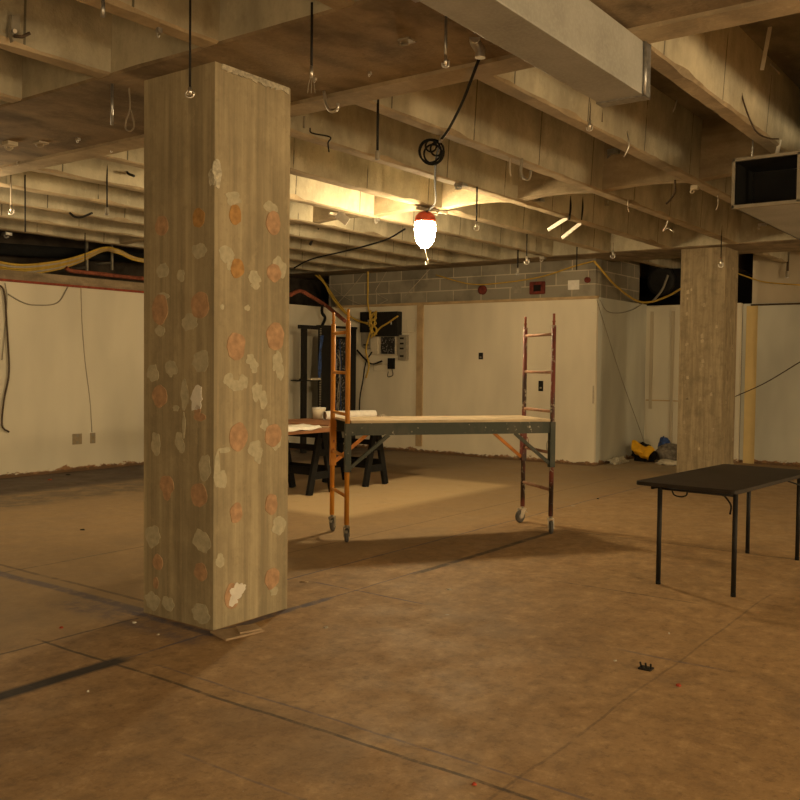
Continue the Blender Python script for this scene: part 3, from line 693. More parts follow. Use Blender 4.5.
cable('loose_wire', [on('x', 16.4, 652, 302), on('x', 16.3, 662, 290), on('x', 16.3, 668, 275)], .02, M_boxg, 'grey conduit bent in front of the black flexible duct', 'conduit')
cable('data_cable', [on('x', 16.5, *q) for q in ((735,272),(745,276),(765,282),(800,285))], .012, M_brass, 'yellow cable running along the upper wall beside the far column')
cable('loose_wire', [on('x', 16.5, 734, 397), on('x', 15.5, 765, 383), on('x', 14.5, 800, 362), on('x', 14.2, 812, 356)], .008, M_rust, 'dark wire slanting across the grey wall beside the far column', 'wire')
# fixings in the block wall
for (px, py, s, mt, lab, cat, nm) in ((483, 290, .085, M_deepred, 'round red pipe sleeve in the block wall', 'pipe sleeve', 'pipe_sleeve'), (574, 285, .10, M_paper, 'white junction plate on the block wall', 'plate', 'junction_plate'), (588, 280, .05, M_deepred, 'narrow red pipe sleeve at the block wall corner', 'pipe sleeve', 'pipe_sleeve'), (517, 289, .09, M_boxg, 'small grey plate low on the block wall between the red sleeves', 'plate', 'junction_plate')):
    c = on('x', 14.36, px, py)
    if 'sleeve' in nm:
        m = MB(); m.lathe([(s*.55, -.02), (s, -.02), (s, .0), (s*.95, .05), (s*.55, .05)], c, 18, (-1, 0, 0)); m.lathe([(0, .015), (s*.56, .015)], c, 18, (-1, 0, 0)); o = m.build(nm, mt, origin=c)
    else: o = MB().box(c.x-.03, c.x, c.y-s, c.y+s, c.z-s*.8, c.z+s*.8).build(nm, mt, None, .004, c)
    tag(o, lab, cat)
c = on('x', 14.36, 538, 288); r = empty('red_valve_box', c, 'rectangular rusty red box set in the block wall', 'box')
MB().box(c.x-.05, c.x, c.y-.15, c.y+.15, c.z-.11, c.z+.11).build('box_body', M_deepred, r, .02)
MB().box(c.x-.055, c.x-.05, c.y-.08, c.y+.06, c.z-.06, c.z+.05).build('box_opening', M_dark, r)
# switch boxes / outlets
for (px, py, ax, cc, sw, sh, mt, lab) in ((481, 356, 'x', 14.3, .045, .06, M_black, 'small open dark switch box high on the back wall'), (541, 386, 'x', 14.3, .045, .09, M_black, 'small open dark switch box seen between the red scaffold uprights'),
                                          (77, 439, 'y', 12.12, .08, .08, M_outlet, 'wider square beige outlet plate low on the left-hand wall'), (92.5, 438, 'y', 12.12, .045, .08, M_outlet, 'narrow beige outlet plate low on the white wall, next to the square one')):
    c = on(ax, cc, px, py); r = empty('outlet_box', c, lab.replace(' left-hand', ' white'), 'outlet')
    if ax == 'x':
        MB().box(cc-.012, cc, c.y-sw, c.y+sw, c.z-sh, c.z+sh).build('plate', mt, r, .003); MB().box(cc-.018, cc-.012, c.y-sw*.4, c.y+sw*.4, c.z-sh*.5, c.z-sh*.2).build('screw_tab', M_boxg, r)
    else:
        MB().box(c.x-sw, c.x+sw, cc-.012, cc, c.z-sh, c.z+sh).build('plate', mt, r, .003)
        for dz in (-.05, .05): MB().box(c.x-.02, c.x+.02, cc-.016, cc-.012, c.z+dz-.02, c.z+dz+.02).build('socket', M_boxg, r)
c = on('y', 6.45, 594+2, 408); o = MB().box(14.30-.02, 14.30, 6.47, 6.49, 1.05, 1.35).build('corner_bead', M_wcable, origin=(14.3, 6.48, 1.05)); tag(o, 'bent metal corner bead peeling from the wall corner', 'corner bead')

# wires on the wall at the left
cable('loose_wire', [on('y', 12.08, *q) for q in ((-3,284),(4,292),(7,330),(9,372),(4,400),(2,425),(9,432))], .013, M_rust, 'thick black wire hanging down the white wall', 'wire')
cable('loose_wire', [on('y', 12.10, *q) for q in ((5,283),(7,300),(4,340),(2,360))], .006, M_boxg, 'thin wire hanging beside the thick black wire', 'wire')
cable('loose_wire', [on('y', 12.10, *q) for q in ((8,294),(22,302),(35,305),(57,303),(68,287))], .009, M_boxg, 'thin wire sagging in a bow below the red trim', 'wire')
cable('loose_wire', [on('y', 12.11, *q) for q in ((81,287),(82,320),(85,360),(90,400),(92,432)) ], .006, M_wcable, 'thin pale wire running down the wall to the narrow outlet', 'wire')
# cable bundle above that wall
for k in range(6):
    dy = k*1.9
    cable('yellow_bundle_cable', [on('y', 12.3+.05*k, -12, 260+dy*1.3), on('y', 12.3+.05*k, 20, 265+dy), on('y', 12.3+.05*k, 55, 262+dy*.8), on('y', 12.3+.05*k, 80, 256+dy*.6), on('y', 12.3+.05*k, 103, 248+dy*.3), on('y', 12.4, 118, 250+dy*.3), on('y', 12.4, 146, 260+dy*.2), on('y', 12.4, 215, 262)], .019,
          (M_brass, M_wcable, M_brass, M_brass, M_wcable, M_brass)[k], ('topmost yellow cable of the sagging bundle above the white wall', 'upper pale cable of the sagging bundle, just below its topmost cable', 'yellow cable of the sagging bundle, between its two pale cables, upper', 'yellow cable of the sagging bundle, between its two pale cables, lower', 'lower pale cable of the sagging bundle, above its lowest cable', 'lowest yellow cable of the sagging bundle above the white wall')[k], 'cable', 'cables in the bundle above the white wall')
cable('red_pipe', [on('y', 12.5, 66, 268), on('y', 12.5, 72, 271), on('y', 12.5, 100, 274), on('y', 12.5, 146, 279), on('y', 12.5, 250, 287)], .035, M_pipe, 'thin rusty red pipe running level above the white wall', 'pipe', k=4)
m = MB(); m.tube([on('y', 12.9, -30, 247), on('y', 12.9, 50, 252), on('y', 12.9, 255, 265)], .09, 10)
tag(m.build('black_pipe', M_blackp, origin=on('y', 12.9, 50, 252)), 'fat black pipe behind the yellow cable bundle', 'pipe')
m = MB(); m.tube([on('y', 13.1, 70, 252), on('y', 13.1, 255, 263)], .05, 10)
tag(m.build('grey_pipe', M_boxg, origin=on('y', 13.1, 100, 255)), 'grey pipe running above the rusty red pipe', 'pipe')
for px, a_, b_ in ((87, 240, 275), (112, 240, 270)):
    a = on('y', 12.7, px, b_); m = MB(); m.beam((a.x, 12.7, a.z), (a.x, 12.7, ZD+.01), .03, .03, (0, 1, 0)); m.beam((a.x, 12.7, a.z+.12), (a.x, 13.12, a.z+.12), .03, .03)
    tag(m.build('pipe_hanger', M_boxg, origin=a), 'grey strut hanging above the rusty pipe, ' + ('nearer the cable sag' if px < 100 else 'where the cables peak'), 'hanger')
cable('red_pipe', [on('y', 11.6, 290, 300-5), on('y', 11.6, 300, 291), on('y', 11.5, 312, 297), on('x', 13.6, 325, 305), on('x', 13.3, 334, 312), on('x', 13.0, 345, 321)], .04, M_pipe, 'rusty red conduit bending down from the void towards the cabinets', 'pipe', k=4)
cable('black_cable', [on('y', 11.8, *q) for q in ((323,300),(322,312),(325,318),(322,326))], .03, M_blackp, 'black cable dropping into the top of the tall rack')

# ------------------------------------------------------------------ sacks in the alcove
def lump(name, c, sx, sy, sz, mt, label, cat, seed, rot=0, amp=.25):
    bm = bmesh.new(); bmesh.ops.create_icosphere(bm, subdivisions=4, radius=1)
    for v in bm.verts:
        f = 1+amp*mnoise.noise(v.co*1.7+Vector((seed, 0, 0)))+amp*.5*mnoise.noise(v.co*4.5+Vector((0, seed, 0)))
        v.co *= f; v.co.z = max(v.co.z, -.55)
    zmin = min(v.co.z for v in bm.verts)
    for v in bm.verts: v.co = Matrix.Rotation(rot, 3, 'Z') @ Vector((v.co.x*sx, v.co.y*sy, (v.co.z-zmin)*sz))
    for f in bm.faces: f.smooth = True
    me = bpy.data.meshes.new(name); bm.to_mesh(me); bm.free(); me.materials.append(mt)
    o = bpy.data.objects.new(name, me); COL.objects.link(o); o.location = c; return tag(o, label, cat)
lump('rubble_sack', (15.9, 5.72, 0), .20, .26, .20, M_sack, 'lumpy grey rubble sack leaning by the far column', 'sack', 3)
lump('plastic_sheeting', (15.75, 5.36, 0), .11, .11, .23, M_blue, 'crumpled blue plastic sheeting between grey sack and far column', 'sheeting', 8, amp=.5)
lump('plastic_sheeting', (16.2, 5.95, 0), .12, .12, .25, M_blue, 'small blue plastic scrap sticking up behind the grey sack', 'sheeting', 12, amp=.4)
lump('rubble_pile', (15.45, 5.55, 0), .20, .22, .05, M_cream, 'low pale heap of plaster scraps before the sacks', 'rubble', 15, amp=.5)
lump('rubble_pile', (15.0, 6.32, 0), .28, .10, .07, M_chip, 'brown crumbled plaster along the foot of the alcove wall', 'rubble', 21, amp=.6)
r = empty('yellow_sack', (15.6, 6.12, 0), 'slumped bright yellow plastic sack with dark inside, before the alcove wall', 'sack')
bm = bmesh.new(); g = []
a, b, c, d = on('x', 15.55, 632, 441), on('x', 15.5, 655, 450), on('x', 15.45, 648, 460), on('x', 15.5, 636, 454)
n = 14
for i in range(n+1):
    row = []
    for j in range(n+1):
        u_, v_ = i/n, j/n; p = (a*(1-u_)+b*u_)*(1-v_)+(d*(1-u_)+c*u_)*v_
        e = mnoise.noise(Vector((u_*3, v_*3, 4))); p = p+Vector((-.10*math.sin(math.pi*v_)+e*.09, 0, .05*math.sin(math.pi*u_*3)*(1-v_)+e*.03)); p.z = max(p.z, .01)
        row.append(bm.verts.new(p))
    g.append(row)
for i in range(n):
    for j in range(n): f = bm.faces.new((g[i][j], g[i+1][j], g[i+1][j+1], g[i][j+1])); f.smooth = True
me = bpy.data.meshes.new('sack_shell'); bm.to_mesh(me); bm.free(); me.materials.append(M_yellow); o = bpy.data.objects.new('sack_shell', me); COL.objects.link(o); o.parent = r; o.matrix_parent_inverse = r.matrix_basis.inverted()
o.modifiers.new('thick', 'SOLIDIFY').thickness = .012
o = lump('sack_contents', (15.68, 6.12, 0), .12, .20, .19, M_dark, '', '', 31, amp=.4); del o['label']; del o['category']; o.parent = r; o.matrix_parent_inverse = r.matrix_basis.inverted()

# ------------------------------------------------------------------ hanging work light
r = empty('work_light', (8.69, 6.05, ZS), 'glowing caged work light with a red cap hung under a joist', 'lamp')
LP = on('y', 6.05, 425, 231)
t = NT('glowing_bulb'); t.b.inputs['Emission Color'].default_value = (1, .74, .40, 1); t.b.inputs['Emission Strength'].default_value = 340; M_bulb = t.m
t.b.inputs['Base Color'].default_value = (.9, .85, .7, 1)
m = MB(); m.lathe([(.0, -.17), (.05, -.165), (.085, -.14), (.10, -.09), (.11, .0), (.115, .08), (.105, .125), (.06, .14)], LP, 24); m.build('globe', M_bulb, r)
m = MB(); m.lathe([(.118, .10), (.122, .13), (.11, .17), (.075, .205), (.04, .22), (0, .222)], LP, 24); m.build('cap', M_red, r)
m = MB()
for k in range(8):
    a_ = k*math.pi/4; dx, dy = math.cos(a_), math.sin(a_)
    m.tube(smooth_path([LP+Vector((dx*rr_, dy*rr_, z)) for rr_, z in ((.12, .12), (.125, .0), (.105, -.11), (.05, -.185), (0, -.195))]), .0022, 5)
for rr_, z in ((.126, .03), (.118, -.08)): m.tube([LP+Vector((math.cos(a_*math.pi/12)*rr_, math.sin(a_*math.pi/12)*rr_, z)) for a_ in range(24)], .0022, 5, closed=True)
m.build('wire_cage', M_steel, r)
m = MB(); q = LP+Vector((0, 0, -.195)); m.tube(smooth_path([q, q+Vector((.01, -.02, -.09)), q+Vector((.0, -.05, -.16)), q+Vector((0, -.03, -.19)), q+Vector((0, -.01, -.16))]), .005, 6); m.build('lower_hook', M_silver, r)
m = MB(); a = on('y', 6.05, 436, 212); m.tube([LP+Vector((.03, -.03, .2)), (a.x, 6.03, 3.41), (a.x, 6.03, ZS)], .012, 8); m.build('socket_stem', M_cream, r)
m = MB(); a = on('z', 3.45, 417, 208); b = on('z', 3.45, 447, 213); m.beam(a, b, .04, .03); m.build('clamp', M_boxg, r)
cb = on('y', 6.02, 435, 205)
r = empty('lamp_cable', (6.15, 4.12, 3.475), 'black power cord with a coiled loop running to the work light', 'cord')
hk = on('z', 3.44, 441, 140)
c0 = on('x', hk.x, 432, 151)
m = MB()
p0 = on('z', ZS-.02, 479, 59)
m.tube(smooth_path([p0, p0*.66+hk*.34+Vector((0, 0, -.05)), p0*.3+hk*.7+Vector((0, 0, -.045)), hk]), .010, 8); m.build('feed_run', M_blackp, r)
m = MB()
q1 = Vector((hk.x, hk.y+.0, hk.z-.10))
m.tube(smooth_path([hk, on('z', 3.44, 436, 160), on('z', 3.44, 435, 185), on('z', 3.43, 435, 203), Vector((LP.x, LP.y, LP.z+.2))]), .010, 8); m.build('lamp_run', M_blackp, r)
for k, (cx_, cy_, ra) in enumerate(((432,152,12.0),(430,151,11.0),(437,149,6.5),(431,146,5.5),(433,154,9.0))):
    m = MB(); P = []
    for j in range(24):
        a_ = 2*math.pi*j/24; P.append(on('x', hk.x-.01-.012*k+.02*math.cos(a_*2+k), cx_+ra*math.cos(a_), cy_+ra*math.sin(a_)*1.05))
    m.tube(P, .008, 6, closed=True); m.build('coil', M_blackp, r)
m = MB(); m.tube(smooth_path([hk+Vector((-.0, 0, .03)), on('x', hk.x-.05, 440, 142), on('x', hk.x-.05, 446, 134), on('x', hk.x-.05, 448, 131)]), .009, 8); m.tube([hk+Vector((0, 0, .05)), hk-Vector((0, 0, .05))], .006, 6); m.build('connector', M_silver, r)
# bright conduit stub the cord comes from
c = on('z', ZS, 475, 37)
m = MB(); m.tube(smooth_path([c, on('x', c.x+.05, 475, 42), on('x', c.x+.05, 480, 50), on('x', c.x+.05, 480, 58)]), [.03]*19, 12)
tag(m.build('conduit_stub', M_silver, origin=c), 'shiny bent conduit stub under the girder beside the long duct', 'conduit')

# ------------------------------------------------------------------ rods, clips, hooks and wire ends left in the ceiling
def under(x, y):
    return 3.66 <= x <= 5.0 or 13.75 <= x <= 15.0 or (y % 1) < .135
def hit(px, py):
    """first point of the ceiling structure that the given direction meets, a hair before it"""
    d = ray(px, py); best = None
    for ax, c in [('z', ZS), ('z', ZD), ('x', 3.66), ('x', 13.75), ('x', 8.95)]+[('y', k) for k in range(0, 13)]:
        i = 'xyz'.index(ax)
        if abs(d[i]) < 1e-6: continue
        t_ = (c-EYE[i])/d[i]
        if t_ <= 0: continue
        p = EYE+d*t_
        if c == ZS and ax == 'z' and not under(p.x, p.y): continue
        if ax != 'z' and not (ZS <= p.z <= ZD): continue
        if ax == 'y' and (3.66 <= p.x <= 5.0 or 13.75 <= p.x <= 15): continue
        if p.z > ZD+.01 or p.y > 12.1: continue
        if best is None or t_ < best: best = t_
    if best is None: return on('z', ZS, px, py)
    return EYE+d*(best-.002)
def drop(px, ytop, ybot, z=ZS, ztop=None):
    """top of a hanging thing where the photo shows it meet a surface of height z; straight down to ybot"""
    t_ = hit(px, ytop); b_ = on('x', t_.x, px, ybot) ; return t_, Vector((t_.x, t_.y, b_.z))
def rod(px, ytop, ybot, rad, mt, label, end=None, z=ZS, name='threaded_rod', cat='rod', up=0):
    t_, b_ = drop(px, ytop, ybot, z)
    o = MB().tube([t_+Zv*(up+.002), b_], rad, 8).build(name if end is None else 'rod', mt)
    if end is None:
        me = o.data; me.transform(Matrix.Translation(-t_)); o.location = t_; return tag(o, label, cat)
    r_ = empty(name, t_, label, cat); o.parent = r_; o.matrix_parent_inverse = r_.matrix_basis.inverted()
    s = .35+(b_-EYE).length/16
    if end == 'clip':
        MB().tube([b_+Zv*.07*s, b_-Zv*.01], .014*s, 8).build('clamp_body', M_silver, r_)
        MB().tube(smooth_path([b_+rt*.028*s+Zv*.03*s, b_+rt*.02*s-Zv*.02*s, b_-rt*.02*s-Zv*.02*s, b_-rt*.028*s+Zv*.01*s]), .007*s, 6).build('clip_jaw', M_silver, r_)
    if end == 'wires':
        MB().tube([b_+Zv*.07*s, b_-Zv*.02*s], .013*s, 8).build('clamp_body', M_silver, r_)
        for k in range(3): MB().tube(smooth_path([b_+rt*.01*k*s, b_+rt*(.02*k-.02)*s-Zv*.06*s, b_+rt*(.03*k-.03)*s-Zv*.14*s]), .003*s, 5).build('wire_end', M_boxg, r_)
    if end == 'block':
        MB().lathe([(.012*s, .05*s), (.02*s, .04*s), (.022*s, -.02*s), (.012*s, -.03*s)], b_, 12).build('clamp_body', M_boxg, r_)
        MB().tube(smooth_path([b_-rt*.015*s, b_-rt*.018*s-Zv*.03*s, b_+rt*.015*s-Zv*.03*s, b_+rt*.012*s]), .005*s, 6).build('hook', M_steel, r_)
    return r_
# the nearest rod hangs in front of the big column
a = on('z', 3.10, 190, 93); r = empty('hanger_rod', (a.x, a.y, ZD), 'dark hanger rod with a shiny clip hanging before the big column', 'rod')
MB().tube([(a.x, a.y, ZD), a], .006, 8).build('rod', M_black, r)
MB().tube([a+Zv*.03, a-Zv*.012], .010, 10).build('clamp_body', M_silver, r)
MB().tube(smooth_path([a-rt*.0+Zv*.025, a-rt*.022, a-rt*.018-Zv*.02, a+rt*.012-Zv*.022, a+rt*.022, a+rt*.008+Zv*.01]), .004, 6).build('clip_jaw', M_silver, r)
rod(312, 3, 75, .007, M_black, 'dark hanger rod with bright clip and loose wires right of big column'.replace('right of', 'beside'), 'wires', name='hanger_rod')
rod(378, 98, 156, .009, M_black, 'dark hanger rod ending in a grey clamp at the far girder edge', 'block', name='hanger_rod')
rod(446, 16, 64, .008, M_steel, 'short bright rod with a small clip under the girder near the duct', 'clip', name='hanger_rod')
rod(112, 84, 125, .010, M_steel, 'bare grey rod under the girder beside the big column')
rod(103, 0, 17, .011, M_steel, 'short bare steel rod stub high between near joists', z=3.70)
rod(107, 164, 212, .008, M_black, 'dark rod hanging under the far joists with a small hook end', 'block', name='hanger_rod')
rod(25, 175, 232, .008, M_black, 'long dark rod under the far joists over the cable bundle')
rod(11, 175, 212, .010, M_wcable, 'pale wire hanger with white clip at the picture edge'.replace(' at the picture edge', ' over the black wall wire'), 'clip', name='hanger_rod')
rod(85, 233, 262, .008, M_black, 'dark rod dropping to the yellow cable bundle')
rod(477, 187, 228, .008, M_black, 'dark rod with a white looped clip beside the work light', 'clip', name='hanger_rod')
rod(527, 234, 262, .008, M_black, 'dark rod with a white tip before the block wall', 'clip', name='hanger_rod')
rod(518, 250, 272, .012, M_black, 'thin dark rod before the block wall, next to the white tipped one', 'block', name='hanger_rod')
rod(577, 247, 270, .010, M_black, 'thin dark rod over the red scaffold end near the wall corner', name='threaded_rod')
rod(613, 243, 256, .012, M_wcable, 'short pale rod with clip at the far girder by the alcove', 'clip', name='hanger_rod')
rod(590, 98, 128, .008, M_rust, 'rusty rod with a pipe clamp between the duct and second joist', 'clip', name='hanger_rod', z=3.6)
rod(602, 103, 122, .008, M_rust, 'short rusty rod just beyond the end of the long duct', z=3.6)
rod(722, 215, 265, .007, M_black, 'dark wire rod hanging in front of the far column', 'clip', name='hanger_rod')
rod(788, 252, 275, .02, M_rust, 'rusty hanger with round dark shield near the upper wall', 'block', name='hanger_rod', z=3.475)
rod(438, 250, 262, .010, M_wcable, 'tiny pale hook stub under the work light', name='ceiling_hook', cat='hook')
# J hook beside the big column
def bent(name, pts, rad, mt, label, cat, ax='z', c=ZS):
    t_ = hit(*pts[0]); P = [t_]+[on('x', t_.x, *q) for q in pts[1:]]
    P = smooth_path(P, 5); return tag(MB().tube(P, rad, 8).build(name, mt, origin=P[0]), label, cat)
bent('ceiling_hook', [(324,91),(326,104),(330,111),(335,111),(338,108),(338,103)], .010, M_silver, 'bright steel J hook under the girder beside the big column', 'hook')
bent('wire_loop', [(129,88),(130,108),(126,121),(126,129),(131,131),(134,125),(131,110)], .005, M_wcable, 'pale wire loop hanging under the girder beside the grey rod', 'wire')
for (pts, rad, mt, lab) in (
    ([(42,-6),(37,10),(33,20)], .006, M_wcable, 'slanting pale wire end hanging from the nearest joist bay'),
    ([(53,-5),(51,10),(50,20)], .008, M_wcable, 'twisted pale wire end next to the slanting one'),
    ([(55,-5),(52,6),(53,-4)], .004, M_wcable, 'thin kinked wire beside the twisted wire end'),
    ([(677,100),(672,113),(655,132),(640,139),(630,139)], .007, M_silver, 'long pale wire curving off the second joist beyond the duct'),
    ([(627,131),(629,145),(624,157)], .006, M_silver, 'short pale wire hanging by the end of the curved one'),
    ([(742,45),(741,80),(743,100),(755,130),(768,138),(779,139)], .006, M_rust, 'thin brown wire curving down the nearest joist face to the duct'),
    ([(768,60),(774,68),(780,74)], .005, M_wcable, 'thin pale wire beside the white plastic tube'),
    ([(675,180),(675,192),(670,200),(666,204)], .010, M_rust, 'orange brown wire curl hanging near the far column'),
    ([(718,195),(718,205),(716,210)], .006, M_wcable, 'tiny wire end hanging over the far column'),
    ([(668,220),(666,226),(663,231),(668,228),(671,230),(674,232)], .008, M_silver, 'splayed bright wire ends under a joist near the far column'),
    ([(510,158),(510,170),(511,176)], .008, M_wcable, 'short pale wire stub under the third joist from the duct'),
    ([(522,158),(521,172),(524,178),(529,179),(531,170)], .012, M_boxg, 'bent dark metal strap under the third joist from the duct'),
    ([(628,200),(628,208),(629,212)], .007, M_wcable, 'small wire stub between the twin white strips and far column'),
    ([(310,128),(312,133),(330,137),(328,143),(329,152)], .006, M_black, 'small dark wire dangling on the joist beside the big column'),
    ([(304,116),(304,128)], .010, M_boxg, 'small grey bolt on the joist face beside the big column')):
    bent('loose_wire', pts, rad, mt, lab, 'wire')
# pale plastic tube & strips
def strip(px0, py0, px1, py1, z0, rad, label, name='plastic_strip', mt=M_paper, cat='strip', z1=None):
    a = hit(px0, py0); b = on('x', a.x-.02, px1, py1); o = MB().beam(a, b, rad*2.2, rad*.8, (1, 0, 0)).build(name, mt, None, 0, a); return tag(o, label, cat)
strip(770, 27, 762, 70, 3.6, .012, 'white plastic tube hanging between the nearest joists')
strip(780, 140, 776, 158, 3.50, .013, 'short white plastic tube standing over the open duct end')
strip(567, 218, 548, 230, 3.45, .020, 'white slanting strip under a joist, nearer the work light')
strip(581, 223, 562, 238, 3.45, .020, 'white slanting strip under a joist, nearer the far column')
# the hangers those strips droop from
for px, lab in ((570, 'dark strap over the slanting white strip nearer the work light'), (582, 'dark strap over the slanting white strip nearer the far column')):
    bent('metal_strap', [(px, 196), (px+.5, 208), (px-1, 220)], .014, M_black, lab, 'strap', c=3.62)
# small bright clips, boxes and plates on joist undersides
def bit(px, py, w_, h_, mt, label, name='metal_clip', cat='clip', z=ZS, rot=0):
    """box-and-tab clip fixed to the underside; w_, h_ in photo pixels"""
    c = hit(px, py); z = c.z; dst = (c-EYE).length; sx = w_*dst/FPX/2; sz = h_*dst/FPX
    m = MB(); m.box(c.x-sx*.7, c.x+sx*.7, c.y-sx*.7, c.y+sx*.7, z-sz*.55, z+.004)
    m.tube(smooth_path([(c.x-sx*.3, c.y+sx*.5, z-sz*.5), (c.x, c.y+sx*.9, z-sz*.8), (c.x+sx*.2, c.y+sx*.6, z-sz), (c.x+sx*.5, c.y+sx*.2, z-sz*.7)]), max(.003, sx*.16), 6)
    return tag(m.build(name, mt, None, 0, (c.x, c.y, z)), label, cat)
bit(10, 142, 14, 6, M_cream, 'flat cream box clip under the girder by its far edge', 'junction_clip')
bit(41, 142, 14, 3, M_wcable, 'flat pale strip clip under the girder next to the cream box')
bit(78, 138, 5, 4, M_silver, 'tiny bright clip under the middle of the girder')
bit(112, 148, 4, 4, M_silver, 'tiny bright clip at the far girder edge beside the column')
bit(18, 162, 3, 3, M_silver, 'tiny bright nail head at the far girder edge')
bit(370, 72, 4, 4, M_silver, 'tiny bright clip under the girder between two rods')
bit(315, 78, 4, 4, M_silver, 'tiny bright clip beside the wired hanger rod')
bit(407, 40, 18, 3, M_boxg, 'flat oval grey plate under the girder beside the duct', 'cover_plate', 'plate')
bit(159, 28, 6, 8, M_steel, 'small coiled spring clip on the nearest joist')
bit(704, 32, 5, 5, M_silver, 'tiny bright clip on the girder edge above the nearest joist')
bit(615, 150, 16, 8, M_steel, 'shiny open steel bracket under the second joist', 'steel_bracket', 'bracket')
bit(695, 186, 9, 6, M_cream, 'pale wire connector on a brown wire near the open duct', 'wire_connector', 'connector')
bit(605, 201, 8, 8, M_silver, 'white hooked clip below the bridging rib', 'hooked_clip')
bit(538, 199, 14, 5, M_steel, 'flat steel clamp at the bright rib corner', 'steel_clamp', 'clamp')
bit(461, 184, 14, 4, M_steel, 'small steel clamp above the work light, near the bright rib', 'steel_clamp', 'clamp')
bit(763, 224, 10, 4, M_silver, 'flat bright plate under the joist below the open duct', 'cover_plate', 'plate')
bit(543, 257, 7, 4, M_silver, 'small white clip under the far girder above the block wall')
bit(7, 233, 9, 4, M_silver, 'small white clip on far joist above the black wall wire')
bit(377, 218, 6, 5, M_silver, 'small white clip on the joist between the tag and lamp')
c = on('z', ZS, 336, 213); r = empty('hanging_tag', c, 'white hanging tag under a bright joist beside the big column', 'tag')
MB().beam(c+Vector((-.07, .05, -.012)), c+Vector((.09, -.06, -.02)), .06, .03).build('tag_clip', M_cream, r)
a = on('x', c.x-.02, 337, 214); b = on('x', c.x-.02, 348, 222); MB().beam(a, b, .10, .004, (-1, 0, .3)).build('tag_plate', M_paper, r)
c = on('z', ZS, 16, 18)
# black cable hook at the nearest joist
cP = on('y', 4.96, 15, 30); r = empty('bridle_clip', cP, 'long grey metal clip with a bright bolt on the nearest joist face', 'clip')
P = [on('y', 4.95, *q) for q in ((12,15),(20,14),(20,30),(17,38),(13,42),(11,32))]; MB().prism(P, (0, .03, 0)).build('clip_plate', M_boxg, r)
MB().tube([on('y', 4.93, 14, 36), on('y', 4.92, 22, 37), on('y', 4.9, 30, 33)], .010, 6).build('clip_arm', M_rust, r)
MB().tube([on('y', 4.94, 15, 31), on('y', 4.90, 15, 31)], .012, 8).build('bolt', M_silver, r)
# far dark cables between the joists and the void
cable('black_cable', [on('z', 3.43, 405, 229), on('z', 3.42, 385, 240), on('z', 3.38, 350, 250), on('z', 3.3, 312, 259), on('z', 3.2, 294, 268)], .012, M_blackp, 'black cable swinging from the work light to the rack void')
bent('loose_wire', [(318, 228), (314, 236), (310, 245)], .02, M_black, 'short dark wire knot under the far joists above the rack', 'wire')
bent('loose_wire', [(70, 213), (75, 217), (82, 217), (92, 213)], .014, M_black, 'bent dark wire staple under the far joists over the bundle', 'wire')
bent('loose_wire', [(127,172),(129,174),(134,176)], .014, M_black, 'small dark wire tie under the far joists beside the column', 'wire')

# ------------------------------------------------------------------ things on the floor
c = on('z', 0, 240, 632)
P = [on('z', .0, *q) for q in ((210,633),(256,626),(264,632),(226,641))]
bm_ = MB(); bm_.prism(P, (0, 0, .012)); bm_.prism([on('z', .012, *q) for q in ((236,628),(255,625),(262,630),(240,634))], (0, 0, .01))
tag(bm_.build('torn_board', M_card, None, 0, c), 'torn flat piece of board lying at the foot of the big column', 'board')
def scrap(px, py, s, mt, label, name, cat, seed, h=.012):
    c = on('z', 0, px, py); rn = random.Random(seed); n = 7; s *= .62; h *= .6
    P = [Vector((c.x+s*math.cos(2*math.pi*k/n)*rn.uniform(.5, 1.2), c.y+s*math.sin(2*math.pi*k/n)*rn.uniform(.5, 1.2), .001)) for k in range(n)]
    m = MB(); b = [m.bm.verts.new(p) for p in P]; t_ = [m.bm.verts.new(Vector((c.x, c.y, 0))+(p-c)*.75+Zv*h*rn.uniform(.5, 1.2)) for p in P]
    m.face(list(reversed(b))); m.face(t_)
    for k in range(n): m.face([b[k], b[(k+1) % n], t_[(k+1) % n], t_[k]])
    return tag(m.build(name, mt, None, 0, (c.x, c.y, 0)), label, cat)
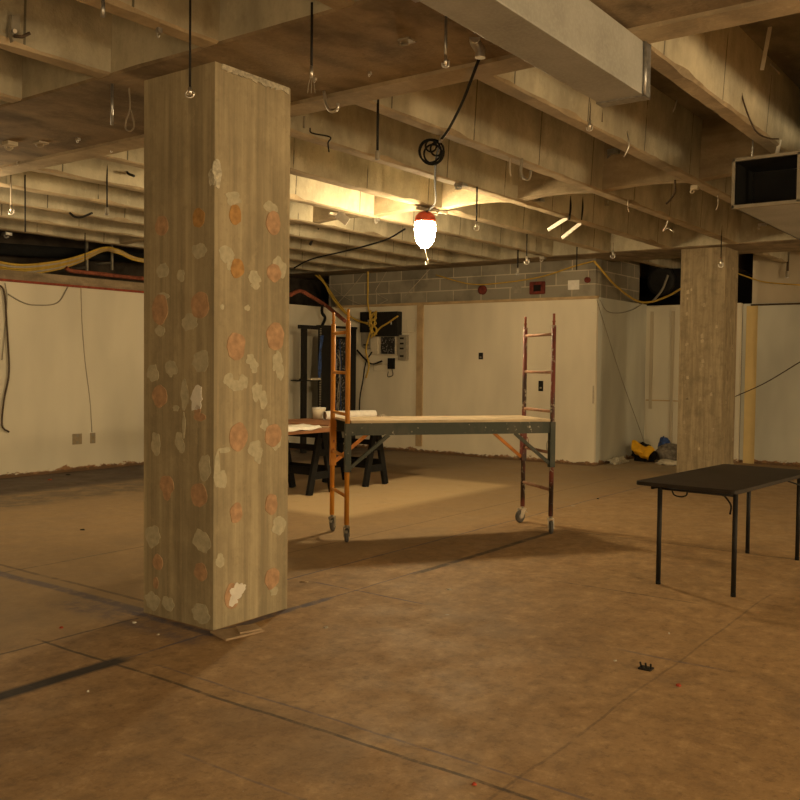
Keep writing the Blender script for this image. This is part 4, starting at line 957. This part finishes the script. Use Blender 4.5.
for i, (px, py, s, mt, lab, nm, cat) in enumerate((
    (305, 582, .07, M_card, 'brown cardboard scrap on the floor beyond the big column', 'cardboard_scrap', 'scrap'),
    (679, 686, .028, M_red, 'small orange red plastic scrap on the open floor', 'plastic_scrap', 'scrap'),
    (134, 623, .030, M_paper, 'small white paper scrap beside the foot of the column', 'paper_scrap', 'scrap'),
    (62, 628, .025, M_red, 'small red scrap between chalk lines near the dark floor strip', 'plastic_scrap', 'scrap'),
    (326, 628, .035, M_wcable, 'small pale chip on the floor beyond the torn board', 'plaster_chip', 'chip'),
    (449, 590, .035, M_wcable, 'curled pale chip on open floor below the scaffold shadow', 'plaster_chip', 'chip'),
    (447, 615, .030, M_wcable, 'flat pale chip on the open floor before the curled one', 'plaster_chip', 'chip'),
    (615, 661, .022, M_wcable, 'small pale chip beside the black metal bracket', 'plaster_chip', 'chip'),
    (158, 635, .018, M_wcable, 'tiny pale chip beside the column, near the white scrap', 'plaster_chip', 'chip'),
    (88, 692, .012, M_paper, 'tiny white chip beside the dark floor strip', 'plaster_chip', 'chip'),
    (598, 448+51, .03, M_blackp, 'small dark lump on the floor under the scaffold red end'.replace('under', 'beyond'), 'dark_scrap', 'scrap'),
    (669, 634, .012, M_paper, 'tiny white chip between the table and the bracket', 'plaster_chip', 'chip'),
    (573, 506, .07, M_wcable, 'flat pale smear of plaster beside the red scaffold end', 'plaster_chip', 'chip'),
    (83, 530, .05, M_blackp, 'thin dark scrap on the floor in front of the white wall', 'dark_scrap', 'scrap'),
    (366, 487, .05, M_paper, 'white paper scrap under the sawhorse behind the orange ladder', 'paper_scrap', 'scrap'),
    (68, 475, .08, M_blackp, 'dark rag at the foot of the white wall below the square outlet', 'dark_scrap', 'scrap'),
    (50, 480, .06, M_red, 'red scrap at the foot of the white wall beside the dark rag', 'plastic_scrap', 'scrap'),
    (474, 785, .02, M_red, 'small orange fleck on the nearest floor', 'plastic_scrap', 'scrap'))):
    scrap(px, py, s, mt, lab, nm, cat, i+1, .004 if 'flat' in lab else .014)
c = on('z', 0, 646, 669); r = empty('metal_bracket', c, 'small black forked metal bracket lying on the open floor', 'bracket')
MB().box(c.x-.03, c.x+.03, c.y-.035, c.y+.035, 0, .008).build('base_plate', M_black, r)
for k in (-1, 0, 1): MB().tube([c+Vector((0, k*.026, .005)), c+Vector((-.01, k*.030, .035))], .006, 6).build('prong', M_black, r)
